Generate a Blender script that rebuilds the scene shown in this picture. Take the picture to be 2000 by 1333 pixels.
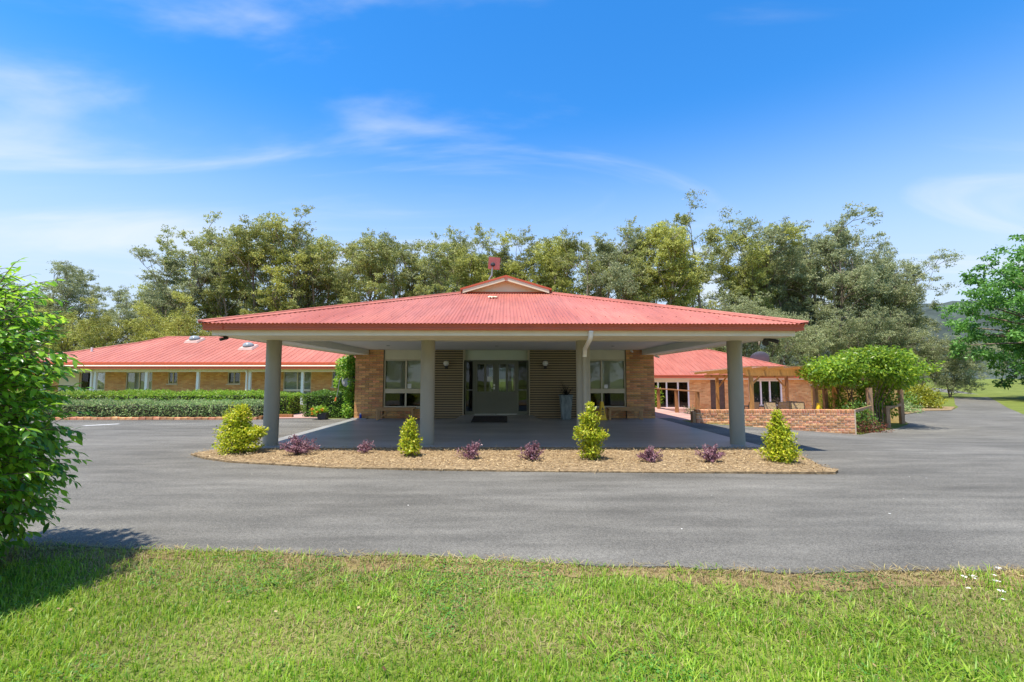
import bpy, bmesh, math, random
import numpy as np
from mathutils import Vector, Matrix, Euler
from mathutils.geometry import delaunay_2d_cdt

for _o in list(bpy.data.objects):
    bpy.data.objects.remove(_o)
scene = bpy.context.scene
col = scene.collection
R = math.radians
random.seed(7)
RNG = np.random.default_rng(7)

# ------------------------------------------------------------------ camera
cam_d = bpy.data.cameras.new('camera')
cam_d.sensor_width = 36.0
cam_d.lens = 36.0 * 900.0 / 2000.0
cam_d.clip_start = 0.05
cam_d.clip_end = 3000.0
cam = bpy.data.objects.new('camera', cam_d)
col.objects.link(cam)
cam.location = (0, 0, 1.5)
cam.rotation_euler = (R(90 + 4.54), 0, R(-0.76))
scene.camera = cam

# ------------------------------------------------------------------ sky and sun
SUN = Vector((-0.25, -0.22, 1.0)).normalized()
world = bpy.data.worlds.new('World')
scene.world = world
world.use_nodes = True
wn, wl = world.node_tree.nodes, world.node_tree.links
wn.clear()
w_out = wn.new('ShaderNodeOutputWorld')
w_bg = wn.new('ShaderNodeBackground')
w_bg.inputs['Strength'].default_value = 0.15
sky = wn.new('ShaderNodeTexSky')
sky.sky_type = 'NISHITA'
sky.sun_disc = False
sky.sun_elevation = math.asin(SUN.z)
sky.sun_rotation = math.atan2(SUN.x, SUN.y)
sky.air_density = 1.0
sky.dust_density = 0.0
sky.ozone_density = 6.0
w_hs = wn.new('ShaderNodeHueSaturation')
w_hs.inputs['Saturation'].default_value = 1.27
w_hs.inputs['Value'].default_value = 0.77
wl.new(sky.outputs['Color'], w_hs.inputs['Color'])
# thin cirrus: noise on the plane of the cloud layer (direction / height)
w_tc = wn.new('ShaderNodeTexCoord')
w_sep = wn.new('ShaderNodeSeparateXYZ')
wl.new(w_tc.outputs['Generated'], w_sep.inputs[0])
def wmath(op, a, b=None, clamp=False):
    n = wn.new('ShaderNodeMath'); n.operation = op; n.use_clamp = clamp
    for i, v in enumerate((a, b)):
        if v is None: continue
        if isinstance(v, (int, float)): n.inputs[i].default_value = v
        else: wl.new(v, n.inputs[i])
    return n.outputs[0]
w_z = wmath('MAXIMUM', w_sep.outputs['Z'], 0.0)
w_d = wmath('ADD', w_z, 0.13)
w_u = wmath('DIVIDE', w_sep.outputs['X'], w_d)
w_v = wmath('DIVIDE', w_sep.outputs['Y'], w_d)
w_cmb = wn.new('ShaderNodeCombineXYZ')
wl.new(w_u, w_cmb.inputs[0]); wl.new(w_v, w_cmb.inputs[1])
w_map = wn.new('ShaderNodeMapping')
w_map.inputs['Location'].default_value = (-34.68, -7.87, 0.0)
w_map.inputs['Rotation'].default_value = (0, 0, R(24))
w_map.inputs['Scale'].default_value = (0.42, 1.35, 1.0)
wl.new(w_cmb.outputs[0], w_map.inputs[0])
w_n1 = wn.new('ShaderNodeTexNoise')
w_n1.inputs['Scale'].default_value = 1.15
w_n1.inputs['Detail'].default_value = 7.0
w_n1.inputs['Roughness'].default_value = 0.52
w_n1.inputs['Distortion'].default_value = 0.9
wl.new(w_map.outputs[0], w_n1.inputs['Vector'])
w_r1 = wn.new('ShaderNodeMapRange')
w_r1.interpolation_type = 'SMOOTHSTEP'
w_r1.inputs['From Min'].default_value = 0.475
w_r1.inputs['From Max'].default_value = 0.80
wl.new(w_n1.outputs['Fac'], w_r1.inputs['Value'])
# pale veil that thickens towards the horizon all round
w_veil = wn.new('ShaderNodeMapRange')
w_veil.interpolation_type = 'SMOOTHSTEP'
w_veil.inputs['From Min'].default_value = 0.52
w_veil.inputs['From Max'].default_value = 0.08
w_veil.inputs['To Max'].default_value = 0.92
wl.new(w_z, w_veil.inputs['Value'])
w_mixv = wn.new('ShaderNodeMixRGB')
w_mixv.inputs['Color2'].default_value = (1.95, 2.3, 2.75, 1)
wl.new(w_veil.outputs[0], w_mixv.inputs['Fac'])
wl.new(w_hs.outputs['Color'], w_mixv.inputs['Color1'])
w_mix = wn.new('ShaderNodeMixRGB')
w_mix.inputs['Color2'].default_value = (2.55, 2.7, 2.9, 1)
wl.new(wmath('MULTIPLY', w_r1.outputs[0], 0.85), w_mix.inputs['Fac'])
wl.new(w_mixv.outputs['Color'], w_mix.inputs['Color1'])
wl.new(w_mix.outputs['Color'], w_bg.inputs['Color'])
wl.new(w_bg.outputs[0], w_out.inputs['Surface'])

sun_d = bpy.data.lights.new('sun', 'SUN')
sun_d.energy = 3.1
sun_d.angle = R(1.0)
sun_d.color = (1.0, 0.93, 0.82)
sun_o = bpy.data.objects.new('sun', sun_d)
col.objects.link(sun_o)
sun_o.rotation_euler = SUN.to_track_quat('Z', 'Y').to_euler()
sun_o.location = (-20, -10, 60)

vs = scene.view_settings
vs.view_transform = 'Standard'
vs.look = 'None'
vs.exposure = 1.28
vs.gamma = 1.0
vs.use_curve_mapping = False
scene.cycles.max_bounces = 6
scene.cycles.transparent_max_bounces = 12
scene.cycles.use_denoising = True

# ------------------------------------------------------------------ materials
def nt(name):
    m = bpy.data.materials.new(name)
    m.use_nodes = True
    n, l = m.node_tree.nodes, m.node_tree.links
    n.clear()
    out = n.new('ShaderNodeOutputMaterial')
    return m, n, l, out

def c4(c, k=1.0):
    return (min(c[0]*k, 1), min(c[1]*k, 1), min(c[2]*k, 1), 1)

def pm(name, c, rough=0.6, var=0.15, scale=6.0, bump=0.0, bscale=60.0, metal=0.0, spec=0.5,
       c2=None, stretch=None, objrand=0.0, detail=5.0):
    """Principled material: base colour varied by noise, optional fine bump, optional per-object variation."""
    m, n, l, out = nt(name)
    b = n.new('ShaderNodeBsdfPrincipled')
    b.inputs['Roughness'].default_value = rough
    b.inputs['Metallic'].default_value = metal
    b.inputs['Specular IOR Level'].default_value = spec
    tc = n.new('ShaderNodeTexCoord')
    vec = tc.outputs['Object']
    if stretch:
        mp = n.new('ShaderNodeMapping'); mp.inputs['Scale'].default_value = stretch
        l.new(vec, mp.inputs[0]); vec = mp.outputs[0]
    nz = n.new('ShaderNodeTexNoise')
    nz.inputs['Scale'].default_value = scale
    nz.inputs['Detail'].default_value = detail
    nz.inputs['Roughness'].default_value = 0.6
    l.new(vec, nz.inputs['Vector'])
    rp = n.new('ShaderNodeValToRGB')
    rp.color_ramp.elements[0].position = 0.3
    rp.color_ramp.elements[1].position = 0.7
    rp.color_ramp.elements[0].color = c4(c, 1 - var)
    rp.color_ramp.elements[1].color = c4(c2 if c2 else c, 1 if c2 else 1 + var)
    l.new(nz.outputs['Fac'], rp.inputs['Fac'])
    colr = rp.outputs['Color']
    if objrand:
        oi = n.new('ShaderNodeObjectInfo')
        hs = n.new('ShaderNodeHueSaturation')
        mr = n.new('ShaderNodeMapRange')
        mr.inputs['To Min'].default_value = 1 - objrand
        mr.inputs['To Max'].default_value = 1 + objrand
        l.new(oi.outputs['Random'], mr.inputs['Value'])
        l.new(mr.outputs[0], hs.inputs['Value'])
        mr2 = n.new('ShaderNodeMapRange')
        mr2.inputs['To Min'].default_value = 0.515
        mr2.inputs['To Max'].default_value = 0.487
        ml = n.new('ShaderNodeMath'); ml.operation = 'MULTIPLY'; ml.inputs[1].default_value = 7.31
        fr = n.new('ShaderNodeMath'); fr.operation = 'FRACT'
        l.new(oi.outputs['Random'], ml.inputs[0]); l.new(ml.outputs[0], fr.inputs[0])
        l.new(fr.outputs[0], mr2.inputs['Value']); l.new(mr2.outputs[0], hs.inputs['Hue'])
        l.new(colr, hs.inputs['Color']); colr = hs.outputs['Color']
    l.new(colr, b.inputs['Base Color'])
    if bump:
        bn = n.new('ShaderNodeTexNoise')
        bn.inputs['Scale'].default_value = bscale
        bn.inputs['Detail'].default_value = 4.0
        l.new(vec, bn.inputs['Vector'])
        bp = n.new('ShaderNodeBump')
        bp.inputs['Strength'].default_value = bump
        bp.inputs['Distance'].default_value = 0.01
        l.new(bn.outputs['Fac'], bp.inputs['Height'])
        l.new(bp.outputs[0], b.inputs['Normal'])
    l.new(b.outputs[0], out.inputs['Surface'])
    return m

def leafm(name, cols, rough=0.5, trans=0.35, spec=0.35, tboost=1.5):
    """Leaf: every leaf (mesh island) takes its own tint from the list; some light passes through."""
    m, n, l, out = nt(name)
    g = n.new('ShaderNodeNewGeometry')
    rp = n.new('ShaderNodeValToRGB')
    el = rp.color_ramp.elements
    while len(el) < len(cols): el.new(0.5)
    for i, c in enumerate(cols):
        el[i].position = i / max(1, len(cols) - 1)
        el[i].color = c4(c)
    l.new(g.outputs['Random Per Island'], rp.inputs['Fac'])
    tc = n.new('ShaderNodeTexCoord')
    nz = n.new('ShaderNodeTexNoise'); nz.inputs['Scale'].default_value = 0.45; nz.inputs['Detail'].default_value = 2
    l.new(tc.outputs['Object'], nz.inputs['Vector'])
    oi = n.new('ShaderNodeObjectInfo')
    ad = n.new('ShaderNodeMath'); ad.operation = 'MULTIPLY_ADD'; ad.inputs[1].default_value = 0.3; 
    l.new(oi.outputs['Random'], ad.inputs[0]); l.new(nz.outputs['Fac'], ad.inputs[2])
    mr = n.new('ShaderNodeMapRange')
    mr.inputs['From Min'].default_value = 0.35; mr.inputs['From Max'].default_value = 0.95
    mr.inputs['To Min'].default_value = 0.72; mr.inputs['To Max'].default_value = 1.3
    l.new(ad.outputs[0], mr.inputs['Value'])
    hs = n.new('ShaderNodeHueSaturation')
    l.new(mr.outputs[0], hs.inputs['Value']); l.new(rp.outputs['Color'], hs.inputs['Color'])
    b = n.new('ShaderNodeBsdfPrincipled')
    b.inputs['Roughness'].default_value = rough
    b.inputs['Specular IOR Level'].default_value = spec
    l.new(hs.outputs['Color'], b.inputs['Base Color'])
    t = n.new('ShaderNodeBsdfTranslucent')
    h2 = n.new('ShaderNodeHueSaturation'); h2.inputs['Value'].default_value = tboost; h2.inputs['Hue'].default_value = 0.49
    l.new(hs.outputs['Color'], h2.inputs['Color']); l.new(h2.outputs['Color'], t.inputs['Color'])
    mx = n.new('ShaderNodeMixShader'); mx.inputs[0].default_value = trans
    l.new(b.outputs[0], mx.inputs[1]); l.new(t.outputs[0], mx.inputs[2])
    l.new(mx.outputs[0], out.inputs['Surface'])
    return m

def glassm(name, tint=(0.92, 0.94, 0.92), ior=1.52, rough=0.01):
    m, n, l, out = nt(name)
    f = n.new('ShaderNodeFresnel'); f.inputs['IOR'].default_value = ior
    t = n.new('ShaderNodeBsdfTransparent'); t.inputs['Color'].default_value = c4(tint)
    g = n.new('ShaderNodeBsdfGlossy'); g.inputs['Roughness'].default_value = rough
    tc = n.new('ShaderNodeTexCoord')
    nz = n.new('ShaderNodeTexNoise'); nz.inputs['Scale'].default_value = 1.3
    l.new(tc.outputs['Object'], nz.inputs['Vector'])
    bp = n.new('ShaderNodeBump'); bp.inputs['Strength'].default_value = 0.05; bp.inputs['Distance'].default_value = 0.05
    l.new(nz.outputs['Fac'], bp.inputs['Height']); l.new(bp.outputs[0], g.inputs['Normal'])
    ml = n.new('ShaderNodeMath'); ml.operation = 'MULTIPLY'; ml.inputs[1].default_value = 1.1; ml.use_clamp = True
    l.new(f.outputs[0], ml.inputs[0])
    mx = n.new('ShaderNodeMixShader')
    l.new(ml.outputs[0], mx.inputs[0]); l.new(t.outputs[0], mx.inputs[1]); l.new(g.outputs[0], mx.inputs[2])
    l.new(mx.outputs[0], out.inputs['Surface'])
    return m

def brickwallm(name, a, b_, mortar, flat=False):
    """Far brickwork: pieces too small to build, so courses live in the material (wall plane is XZ)."""
    m, n, l, out = nt(name)
    tc = n.new('ShaderNodeTexCoord'); sp = n.new('ShaderNodeSeparateXYZ'); cb = n.new('ShaderNodeCombineXYZ')
    l.new(tc.outputs['Object'], sp.inputs[0])
    ad = n.new('ShaderNodeMath'); ad.operation = 'ADD'
    l.new(sp.outputs['X'], ad.inputs[0]); l.new(sp.outputs['Y'], ad.inputs[1])
    l.new(sp.outputs['X'] if flat else ad.outputs[0], cb.inputs[0]); l.new(sp.outputs['Y' if flat else 'Z'], cb.inputs[1])
    bt = n.new('ShaderNodeTexBrick')
    bt.inputs['Scale'].default_value = 1.0
    bt.inputs['Brick Width'].default_value = 0.24
    bt.inputs['Row Height'].default_value = 0.086
    bt.inputs['Mortar Size'].default_value = 0.006
    bt.inputs['Mortar Smooth'].default_value = 0.2
    bt.inputs['Color1'].default_value = c4(a); bt.inputs['Color2'].default_value = c4(b_)
    bt.inputs['Mortar'].default_value = c4(mortar)
    l.new(cb.outputs[0], bt.inputs['Vector'])
    nz = n.new('ShaderNodeTexNoise'); nz.inputs['Scale'].default_value = 1.4; nz.inputs['Detail'].default_value = 6
    l.new(tc.outputs['Object'], nz.inputs['Vector'])
    mr = n.new('ShaderNodeMapRange'); mr.inputs['To Min'].default_value = 0.65; mr.inputs['To Max'].default_value = 1.4
    l.new(nz.outputs['Fac'], mr.inputs['Value'])
    hs = n.new('ShaderNodeHueSaturation'); l.new(mr.outputs[0], hs.inputs['Value']); l.new(bt.outputs['Color'], hs.inputs['Color'])
    b = n.new('ShaderNodeBsdfPrincipled'); b.inputs['Roughness'].default_value = 0.85
    l.new(hs.outputs['Color'], b.inputs['Base Color'])
    bp = n.new('ShaderNodeBump'); bp.inputs['Strength'].default_value = 0.6; bp.inputs['Distance'].default_value = 0.01; bp.invert = True
    l.new(bt.outputs['Fac'], bp.inputs['Height']); l.new(bp.outputs[0], b.inputs['Normal'])
    l.new(b.outputs[0], out.inputs['Surface'])
    return m

def asphaltm():
    m, n, l, out = nt('asphalt')
    tc = n.new('ShaderNodeTexCoord')
    def noise(scale, detail, stretch=None, rot=0):
        v = tc.outputs['Object']
        if stretch:
            mp = n.new('ShaderNodeMapping'); mp.inputs['Scale'].default_value = stretch; mp.inputs['Rotation'].default_value = (0, 0, rot)
            l.new(v, mp.inputs[0]); v = mp.outputs[0]
        z = n.new('ShaderNodeTexNoise'); z.inputs['Scale'].default_value = scale; z.inputs['Detail'].default_value = detail
        l.new(v, z.inputs['Vector']); return z.outputs['Fac']
    big = noise(0.45, 4, (0.35, 1.3, 1), 0.12)
    mid = noise(2.2, 5, (0.35, 1.5, 1), 0.1)
    fine = noise(170, 3)
    vo = n.new('ShaderNodeTexVoronoi'); vo.inputs['Scale'].default_value = 95
    l.new(tc.outputs['Object'], vo.inputs['Vector'])
    r1 = n.new('ShaderNodeValToRGB')
    r1.color_ramp.elements[0].position = 0.30; r1.color_ramp.elements[0].color = (0.112, 0.105, 0.088, 1)
    r1.color_ramp.elements[1].position = 0.72; r1.color_ramp.elements[1].color = (0.168, 0.160, 0.138, 1)
    l.new(big, r1.inputs['Fac'])
    def scaled(c, f, lo, hi, a=0.3, b=0.7):
        mr = n.new('ShaderNodeMapRange'); mr.inputs['From Min'].default_value = a; mr.inputs['From Max'].default_value = b
        mr.inputs['To Min'].default_value = lo; mr.inputs['To Max'].default_value = hi
        l.new(f, mr.inputs['Value'])
        h = n.new('ShaderNodeHueSaturation'); l.new(mr.outputs[0], h.inputs['Value']); l.new(c, h.inputs['Color']); return h.outputs['Color']
    c = scaled(r1.outputs['Color'], mid, 0.74, 1.16)
    st = noise(0.8, 6, (0.16, 2.4, 1), -0.13)
    c = scaled(c, st, 1.06, 0.70, 0.52, 0.74)
    sp = noise(0.33, 5)
    c = scaled(c, sp, 0.86, 1.10, 0.35, 0.65)
    c = scaled(c, fine, 0.45, 1.60, 0.3, 0.72)
    sv = n.new('ShaderNodeSeparateColor'); l.new(vo.outputs['Color'], sv.inputs[0])
    c = scaled(c, sv.outputs[0], 0.72, 1.38, 0.0, 1.0)
    b = n.new('ShaderNodeBsdfPrincipled'); b.inputs['Roughness'].default_value = 0.82
    b.inputs['Specular IOR Level'].default_value = 0.35
    l.new(c, b.inputs['Base Color'])
    bp = n.new('ShaderNodeBump'); bp.inputs['Strength'].default_value = 0.55; bp.inputs['Distance'].default_value = 0.006
    l.new(vo.outputs['Distance'], bp.inputs['Height']); l.new(bp.outputs[0], b.inputs['Normal'])
    l.new(b.outputs[0], out.inputs['Surface'])
    return m

def groundm():
    """Soil and thatch under the turf, with mown green further off."""
    m, n, l, out = nt('turf_ground')
    tc = n.new('ShaderNodeTexCoord')
    z1 = n.new('ShaderNodeTexNoise'); z1.inputs['Scale'].default_value = 0.9; z1.inputs['Detail'].default_value = 8
    z2 = n.new('ShaderNodeTexNoise'); z2.inputs['Scale'].default_value = 34; z2.inputs['Detail'].default_value = 5
    l.new(tc.outputs['Object'], z1.inputs['Vector']); l.new(tc.outputs['Object'], z2.inputs['Vector'])
    r = n.new('ShaderNodeValToRGB'); e = r.color_ramp.elements
    e[0].position = 0.25; e[0].color = (0.10, 0.135, 0.028, 1)
    e[1].position = 0.75; e[1].color = (0.20, 0.23, 0.055, 1)
    k = e.new(0.5); k.color = (0.15, 0.185, 0.04, 1)
    l.new(z1.outputs['Fac'], r.inputs['Fac'])
    mr = n.new('ShaderNodeMapRange'); mr.inputs['From Min'].default_value = 0.3; mr.inputs['From Max'].default_value = 0.7
    mr.inputs['To Min'].default_value = 0.6; mr.inputs['To Max'].default_value = 1.35
    l.new(z2.outputs['Fac'], mr.inputs['Value'])
    h = n.new('ShaderNodeHueSaturation'); l.new(mr.outputs[0], h.inputs['Value']); l.new(r.outputs['Color'], h.inputs['Color'])
    b = n.new('ShaderNodeBsdfPrincipled'); b.inputs['Roughness'].default_value = 0.95; b.inputs['Specular IOR Level'].default_value = 0.1
    l.new(h.outputs['Color'], b.inputs['Base Color'])
    bp = n.new('ShaderNodeBump'); bp.inputs['Strength'].default_value = 0.8; bp.inputs['Distance'].default_value = 0.02
    l.new(z2.outputs['Fac'], bp.inputs['Height']); l.new(bp.outputs[0], b.inputs['Normal'])
    l.new(b.outputs[0], out.inputs['Surface'])
    return m

def roofm():
    """weathered red roofing steel: sheet-to-sheet tone, runs of grime down the slope, chalky fading"""
    m, n, l, out = nt('red_roof_steel')
    tc = n.new('ShaderNodeTexCoord'); sp = n.new('ShaderNodeSeparateXYZ'); l.new(tc.outputs['Object'], sp.inputs[0])
    dv = n.new('ShaderNodeMath'); dv.operation = 'DIVIDE'; dv.inputs[1].default_value = 0.762; l.new(sp.outputs['X'], dv.inputs[0])
    fl = n.new('ShaderNodeMath'); fl.operation = 'FLOOR'; l.new(dv.outputs[0], fl.inputs[0])
    wn_ = n.new('ShaderNodeTexWhiteNoise'); wn_.noise_dimensions = '1D'; l.new(fl.outputs[0], wn_.inputs['W'])
    def noise(scale, stretch, det):
        mp = n.new('ShaderNodeMapping'); mp.inputs['Scale'].default_value = stretch; l.new(tc.outputs['Object'], mp.inputs[0])
        z = n.new('ShaderNodeTexNoise'); z.inputs['Scale'].default_value = scale; z.inputs['Detail'].default_value = det; l.new(mp.outputs[0], z.inputs['Vector']); return z.outputs['Fac']
    r = n.new('ShaderNodeValToRGB'); e = r.color_ramp.elements
    e[0].position = 0.32; e[0].color = (0.375, 0.106, 0.072, 1); e[1].position = 0.70; e[1].color = (0.47, 0.160, 0.114, 1)
    l.new(noise(0.7, (1, 0.35, 1), 6), r.inputs['Fac'])
    c = r.outputs['Color']
    for f, lo, hi, a, b_ in ((wn_.outputs['Value'], 0.93, 1.06, 0, 1), (noise(3.0, (3.2, 0.16, 1), 5), 0.84, 1.06, 0.3, 0.55), (noise(16, (1, 1, 1), 4), 0.93, 1.06, 0.3, 0.7)):
        mr = n.new('ShaderNodeMapRange'); mr.inputs['From Min'].default_value = a; mr.inputs['From Max'].default_value = b_; mr.inputs['To Min'].default_value = lo; mr.inputs['To Max'].default_value = hi
        l.new(f, mr.inputs['Value']); h = n.new('ShaderNodeHueSaturation'); l.new(mr.outputs[0], h.inputs['Value']); l.new(c, h.inputs['Color']); c = h.outputs['Color']
    b = n.new('ShaderNodeBsdfPrincipled'); b.inputs['Specular IOR Level'].default_value = 0.4
    l.new(c, b.inputs['Base Color'])
    mr = n.new('ShaderNodeMapRange'); mr.inputs['To Min'].default_value = 0.42; mr.inputs['To Max'].default_value = 0.68; l.new(noise(1.6, (1, 0.4, 1), 4), mr.inputs['Value']); l.new(mr.outputs[0], b.inputs['Roughness'])
    l.new(b.outputs[0], out.inputs['Surface'])
    return m

M = {}
M['asphalt'] = asphaltm()
M['turf'] = groundm()
M['slab'] = pm('painted_concrete', (0.29, 0.295, 0.29), 0.38, 0.22, 0.9, 0.25, 90, stretch=(0.5, 1.4, 1), c2=(0.40, 0.40, 0.39))
M['slab_edge'] = pm('bare_concrete', (0.32, 0.31, 0.29), 0.8, 0.2, 4, 0.3, 80)
M['paver'] = brickwallm('pink_paver', (0.42, 0.22, 0.18), (0.50, 0.30, 0.25), (0.40, 0.30, 0.26), True)
M['soil'] = pm('mulch_soil', (0.25, 0.17, 0.095), 0.95, 0.45, 14, 1.0, 40, spec=0.1, c2=(0.38, 0.28, 0.16))
M['chips'] = leafm('mulch_chips', [(0.13, 0.075, 0.035), (0.32, 0.21, 0.10), (0.44, 0.32, 0.165), (0.53, 0.41, 0.24), (0.24, 0.145, 0.07)], 0.9, 0.0, 0.1)
M['roof'] = roofm()
M['roof_trim'] = pm('red_gutter_steel', (0.56, 0.115, 0.05), 0.40, 0.08, 2.0, spec=0.5)
M['screw'] = pm('roof_screw', (0.22, 0.05, 0.045), 0.6, 0.1)
M['cream'] = pm('cream_paint', (0.78, 0.72, 0.55), 0.55, 0.05, 3)
M['cream_warm'] = pm('warm_cream_paint', (0.78, 0.68, 0.48), 0.6, 0.05, 3)
M['ceiling'] = pm('ceiling_paint', (0.84, 0.80, 0.70), 0.7, 0.03, 2)
M['soffit'] = pm('soffit_paint', (0.78, 0.71, 0.52), 0.7, 0.03, 2)
M['column'] = pm('grey_column_paint', (0.31, 0.285, 0.215), 0.55, 0.08, 3, stretch=(1, 1, 0.4))
M['white'] = pm('white_paint', (0.80, 0.80, 0.78), 0.5, 0.04, 3)
M['white_pipe'] = pm('white_pvc', (0.82, 0.80, 0.77), 0.35, 0.05, 3)
M['brick'] = pm('tan_brick', (0.66, 0.33, 0.14), 0.85, 0.22, 22, 0.5, 70, objrand=0.30, spec=0.2)
M['mortar'] = pm('mortar', (0.42, 0.35, 0.26), 0.95, 0.2, 20, 0.5, 80, spec=0.1)
M['old_brick'] = pm('old_red_brick', (0.66, 0.215, 0.08), 0.9, 0.25, 11, 0.8, 50, objrand=0.28, spec=0.15, c2=(0.78, 0.44, 0.25))
M['old_mortar'] = pm('lime_mortar', (0.68, 0.52, 0.37), 0.95, 0.25, 15, 0.6, 60, spec=0.1)
M['wing_brick'] = brickwallm('wing_brickwork', (0.62, 0.27, 0.085), (0.80, 0.47, 0.19), (0.52, 0.38, 0.22))
M['garden_brick'] = brickwallm('yellow_brickwork', (0.55, 0.34, 0.10), (0.66, 0.44, 0.16), (0.45, 0.32, 0.15))
M['corr'] = pm('bronze_cladding', (0.58, 0.44, 0.26), 0.40, 0.06, 2, spec=0.5)
M['olive'] = pm('olive_grey_paint', (0.17, 0.175, 0.137), 0.45, 0.05, 2)
M['pale_panel'] = pm('pale_sage_panel', (0.60, 0.64, 0.53), 0.28, 0.05, 1.5, spec=0.6)
M['frame'] = pm('beige_frame', (0.64, 0.56, 0.40), 0.45, 0.05, 3)
M['blind'] = pm('grey_blind', (0.50, 0.50, 0.42), 0.8, 0.05, 2)
M['pale_blind'] = pm('pale_blind', (0.74, 0.75, 0.62), 0.8, 0.06, 2)
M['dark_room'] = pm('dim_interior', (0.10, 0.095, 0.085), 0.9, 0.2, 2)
M['glass'] = glassm('window_glass')
M['dark_glass'] = glassm('tinted_glass', (0.42, 0.45, 0.44))
M['steel'] = pm('satin_steel', (0.62, 0.62, 0.60), 0.3, 0.05, 4, metal=0.9)
M['mat'] = pm('rubber_mat', (0.035, 0.03, 0.027), 0.9, 0.3, 30, 0.6, 120)
M['bench'] = pm('bench_timber', (0.52, 0.30, 0.13), 0.6, 0.3, 9, 0.3, 40, stretch=(0.6, 6, 6))
M['timber'] = pm('honey_timber', (0.52, 0.27, 0.08), 0.65, 0.22, 7, 0.3, 40, stretch=(5, 5, 0.7))
M['brown_timber'] = pm('brown_timber', (0.36, 0.165, 0.06), 0.65, 0.28, 7, 0.3, 40, stretch=(5, 5, 0.7))
M['old_timber'] = pm('weathered_timber', (0.38, 0.23, 0.125), 0.85, 0.35, 8, 0.5, 40, stretch=(6, 6, 0.6))
M['zinc'] = pm('weathered_zinc', (0.20, 0.25, 0.265), 0.6, 0.35, 5, 0.3, 30, stretch=(2, 2, 0.7), c2=(0.30, 0.37, 0.40))
M['yellow'] = pm('yellow_plastic', (0.92, 0.60, 0.02), 0.4, 0.05, 4)
M['black'] = pm('black_plastic', (0.022, 0.022, 0.024), 0.45, 0.1, 5)
M['grey_plastic'] = pm('grey_plastic', (0.27, 0.27, 0.265), 0.4, 0.06, 5)
M['dark_pot'] = pm('charcoal_pot', (0.035, 0.035, 0.045), 0.5, 0.15, 5)
M['blue'] = pm('blue_plastic', (0.015, 0.06, 0.42), 0.35, 0.05, 5)
M['orange'] = pm('orange_plastic', (0.80, 0.20, 0.03), 0.4, 0.05, 5)
M['opal'] = pm('opal_glass', (0.82, 0.78, 0.72), 0.25, 0.03, 3)
M['paper'] = pm('white_paper', (0.82, 0.82, 0.80), 0.7, 0.03, 10)
M['antenna'] = pm('faded_red_panel', (0.52, 0.15, 0.14), 0.5, 0.08, 5)
M['pole'] = pm('galvanised_pole', (0.38, 0.40, 0.40), 0.45, 0.12, 6, metal=0.5)
M['dish'] = pm('grey_dish', (0.17, 0.20, 0.24), 0.5, 0.06, 4)
M['dome'] = pm('dome_acrylic', (0.30, 0.34, 0.35), 0.15, 0.1, 5, spec=0.8)
M['line'] = pm('road_paint', (0.72, 0.72, 0.70), 0.7, 0.2, 12)
M['sling'] = pm('beige_sling', (0.50, 0.42, 0.30), 0.75, 0.08, 8)
M['door_brown'] = pm('brown_screen', (0.10, 0.06, 0.04), 0.6, 0.25, 5)
M['bark'] = pm('gum_bark', (0.16, 0.115, 0.08), 0.95, 0.4, 2.2, 0.6, 8, stretch=(3, 3, 0.5), c2=(0.30, 0.24, 0.18))
M['pale_bark'] = pm('pale_bark', (0.34, 0.28, 0.22), 0.9, 0.35, 2.2, 0.5, 8, stretch=(3, 3, 0.5))
M['twig'] = pm('twig_bark', (0.13, 0.085, 0.05), 0.9, 0.3, 12)
M['core'] = pm('inner_shade_fill', (0.035, 0.04, 0.018), 0.95, 0.3, 9)  # shade inside the foliage, put into a dark colour
M['hill'] = pm('forest_hill', (0.035, 0.055, 0.045), 0.95, 0.5, 0.05, 1.0, 0.2, c2=(0.075, 0.10, 0.085))

M['gum_leaf'] = leafm('gum_leaf', [(0.163, 0.202, 0.060), (0.259, 0.299, 0.084), (0.335, 0.373, 0.109), (0.412, 0.395, 0.130), (0.220, 0.267, 0.099)], 0.5, 0.3)
M['gum_leaf_gold'] = leafm('gum_leaf_gold', [(0.230, 0.256, 0.062), (0.365, 0.395, 0.087), (0.479, 0.482, 0.114), (0.307, 0.343, 0.095)], 0.5, 0.3)
M['gum_leaf_grey'] = leafm('gum_leaf_grey', [(0.178, 0.220, 0.106), (0.282, 0.327, 0.156), (0.367, 0.378, 0.190), (0.235, 0.274, 0.144)], 0.5, 0.3)
M['green_leaf'] = leafm('broad_green_leaf', [(0.072, 0.184, 0.036), (0.124, 0.296, 0.058), (0.196, 0.388, 0.083), (0.103, 0.251, 0.066)], 0.42, 0.35)
M['pine_leaf'] = leafm('pine_needles', [(0.03, 0.06, 0.025), (0.05, 0.095, 0.04)], 0.6, 0.2)
M['bush_leaf'] = leafm('glossy_bush_leaf', [(0.061, 0.181, 0.022), (0.135, 0.325, 0.026), (0.230, 0.463, 0.034), (0.365, 0.575, 0.043), (0.101, 0.250, 0.024)], 0.30, 0.5, 0.5)
M['vine_leaf'] = leafm('vine_leaf', [(0.100, 0.215, 0.020), (0.186, 0.349, 0.024), (0.286, 0.456, 0.029), (0.400, 0.510, 0.040), (0.143, 0.282, 0.024)], 0.4, 0.38)
M['climber_leaf'] = leafm('climber_leaf', [(0.070, 0.179, 0.018), (0.140, 0.299, 0.023), (0.250, 0.434, 0.036), (0.468, 0.538, 0.100)], 0.38, 0.35)
M['lime_leaf'] = leafm('lime_shrub_leaf', [(0.206, 0.304, 0.018), (0.363, 0.470, 0.020), (0.538, 0.592, 0.029), (0.728, 0.668, 0.073), (0.269, 0.380, 0.018)], 0.4, 0.35)
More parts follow.
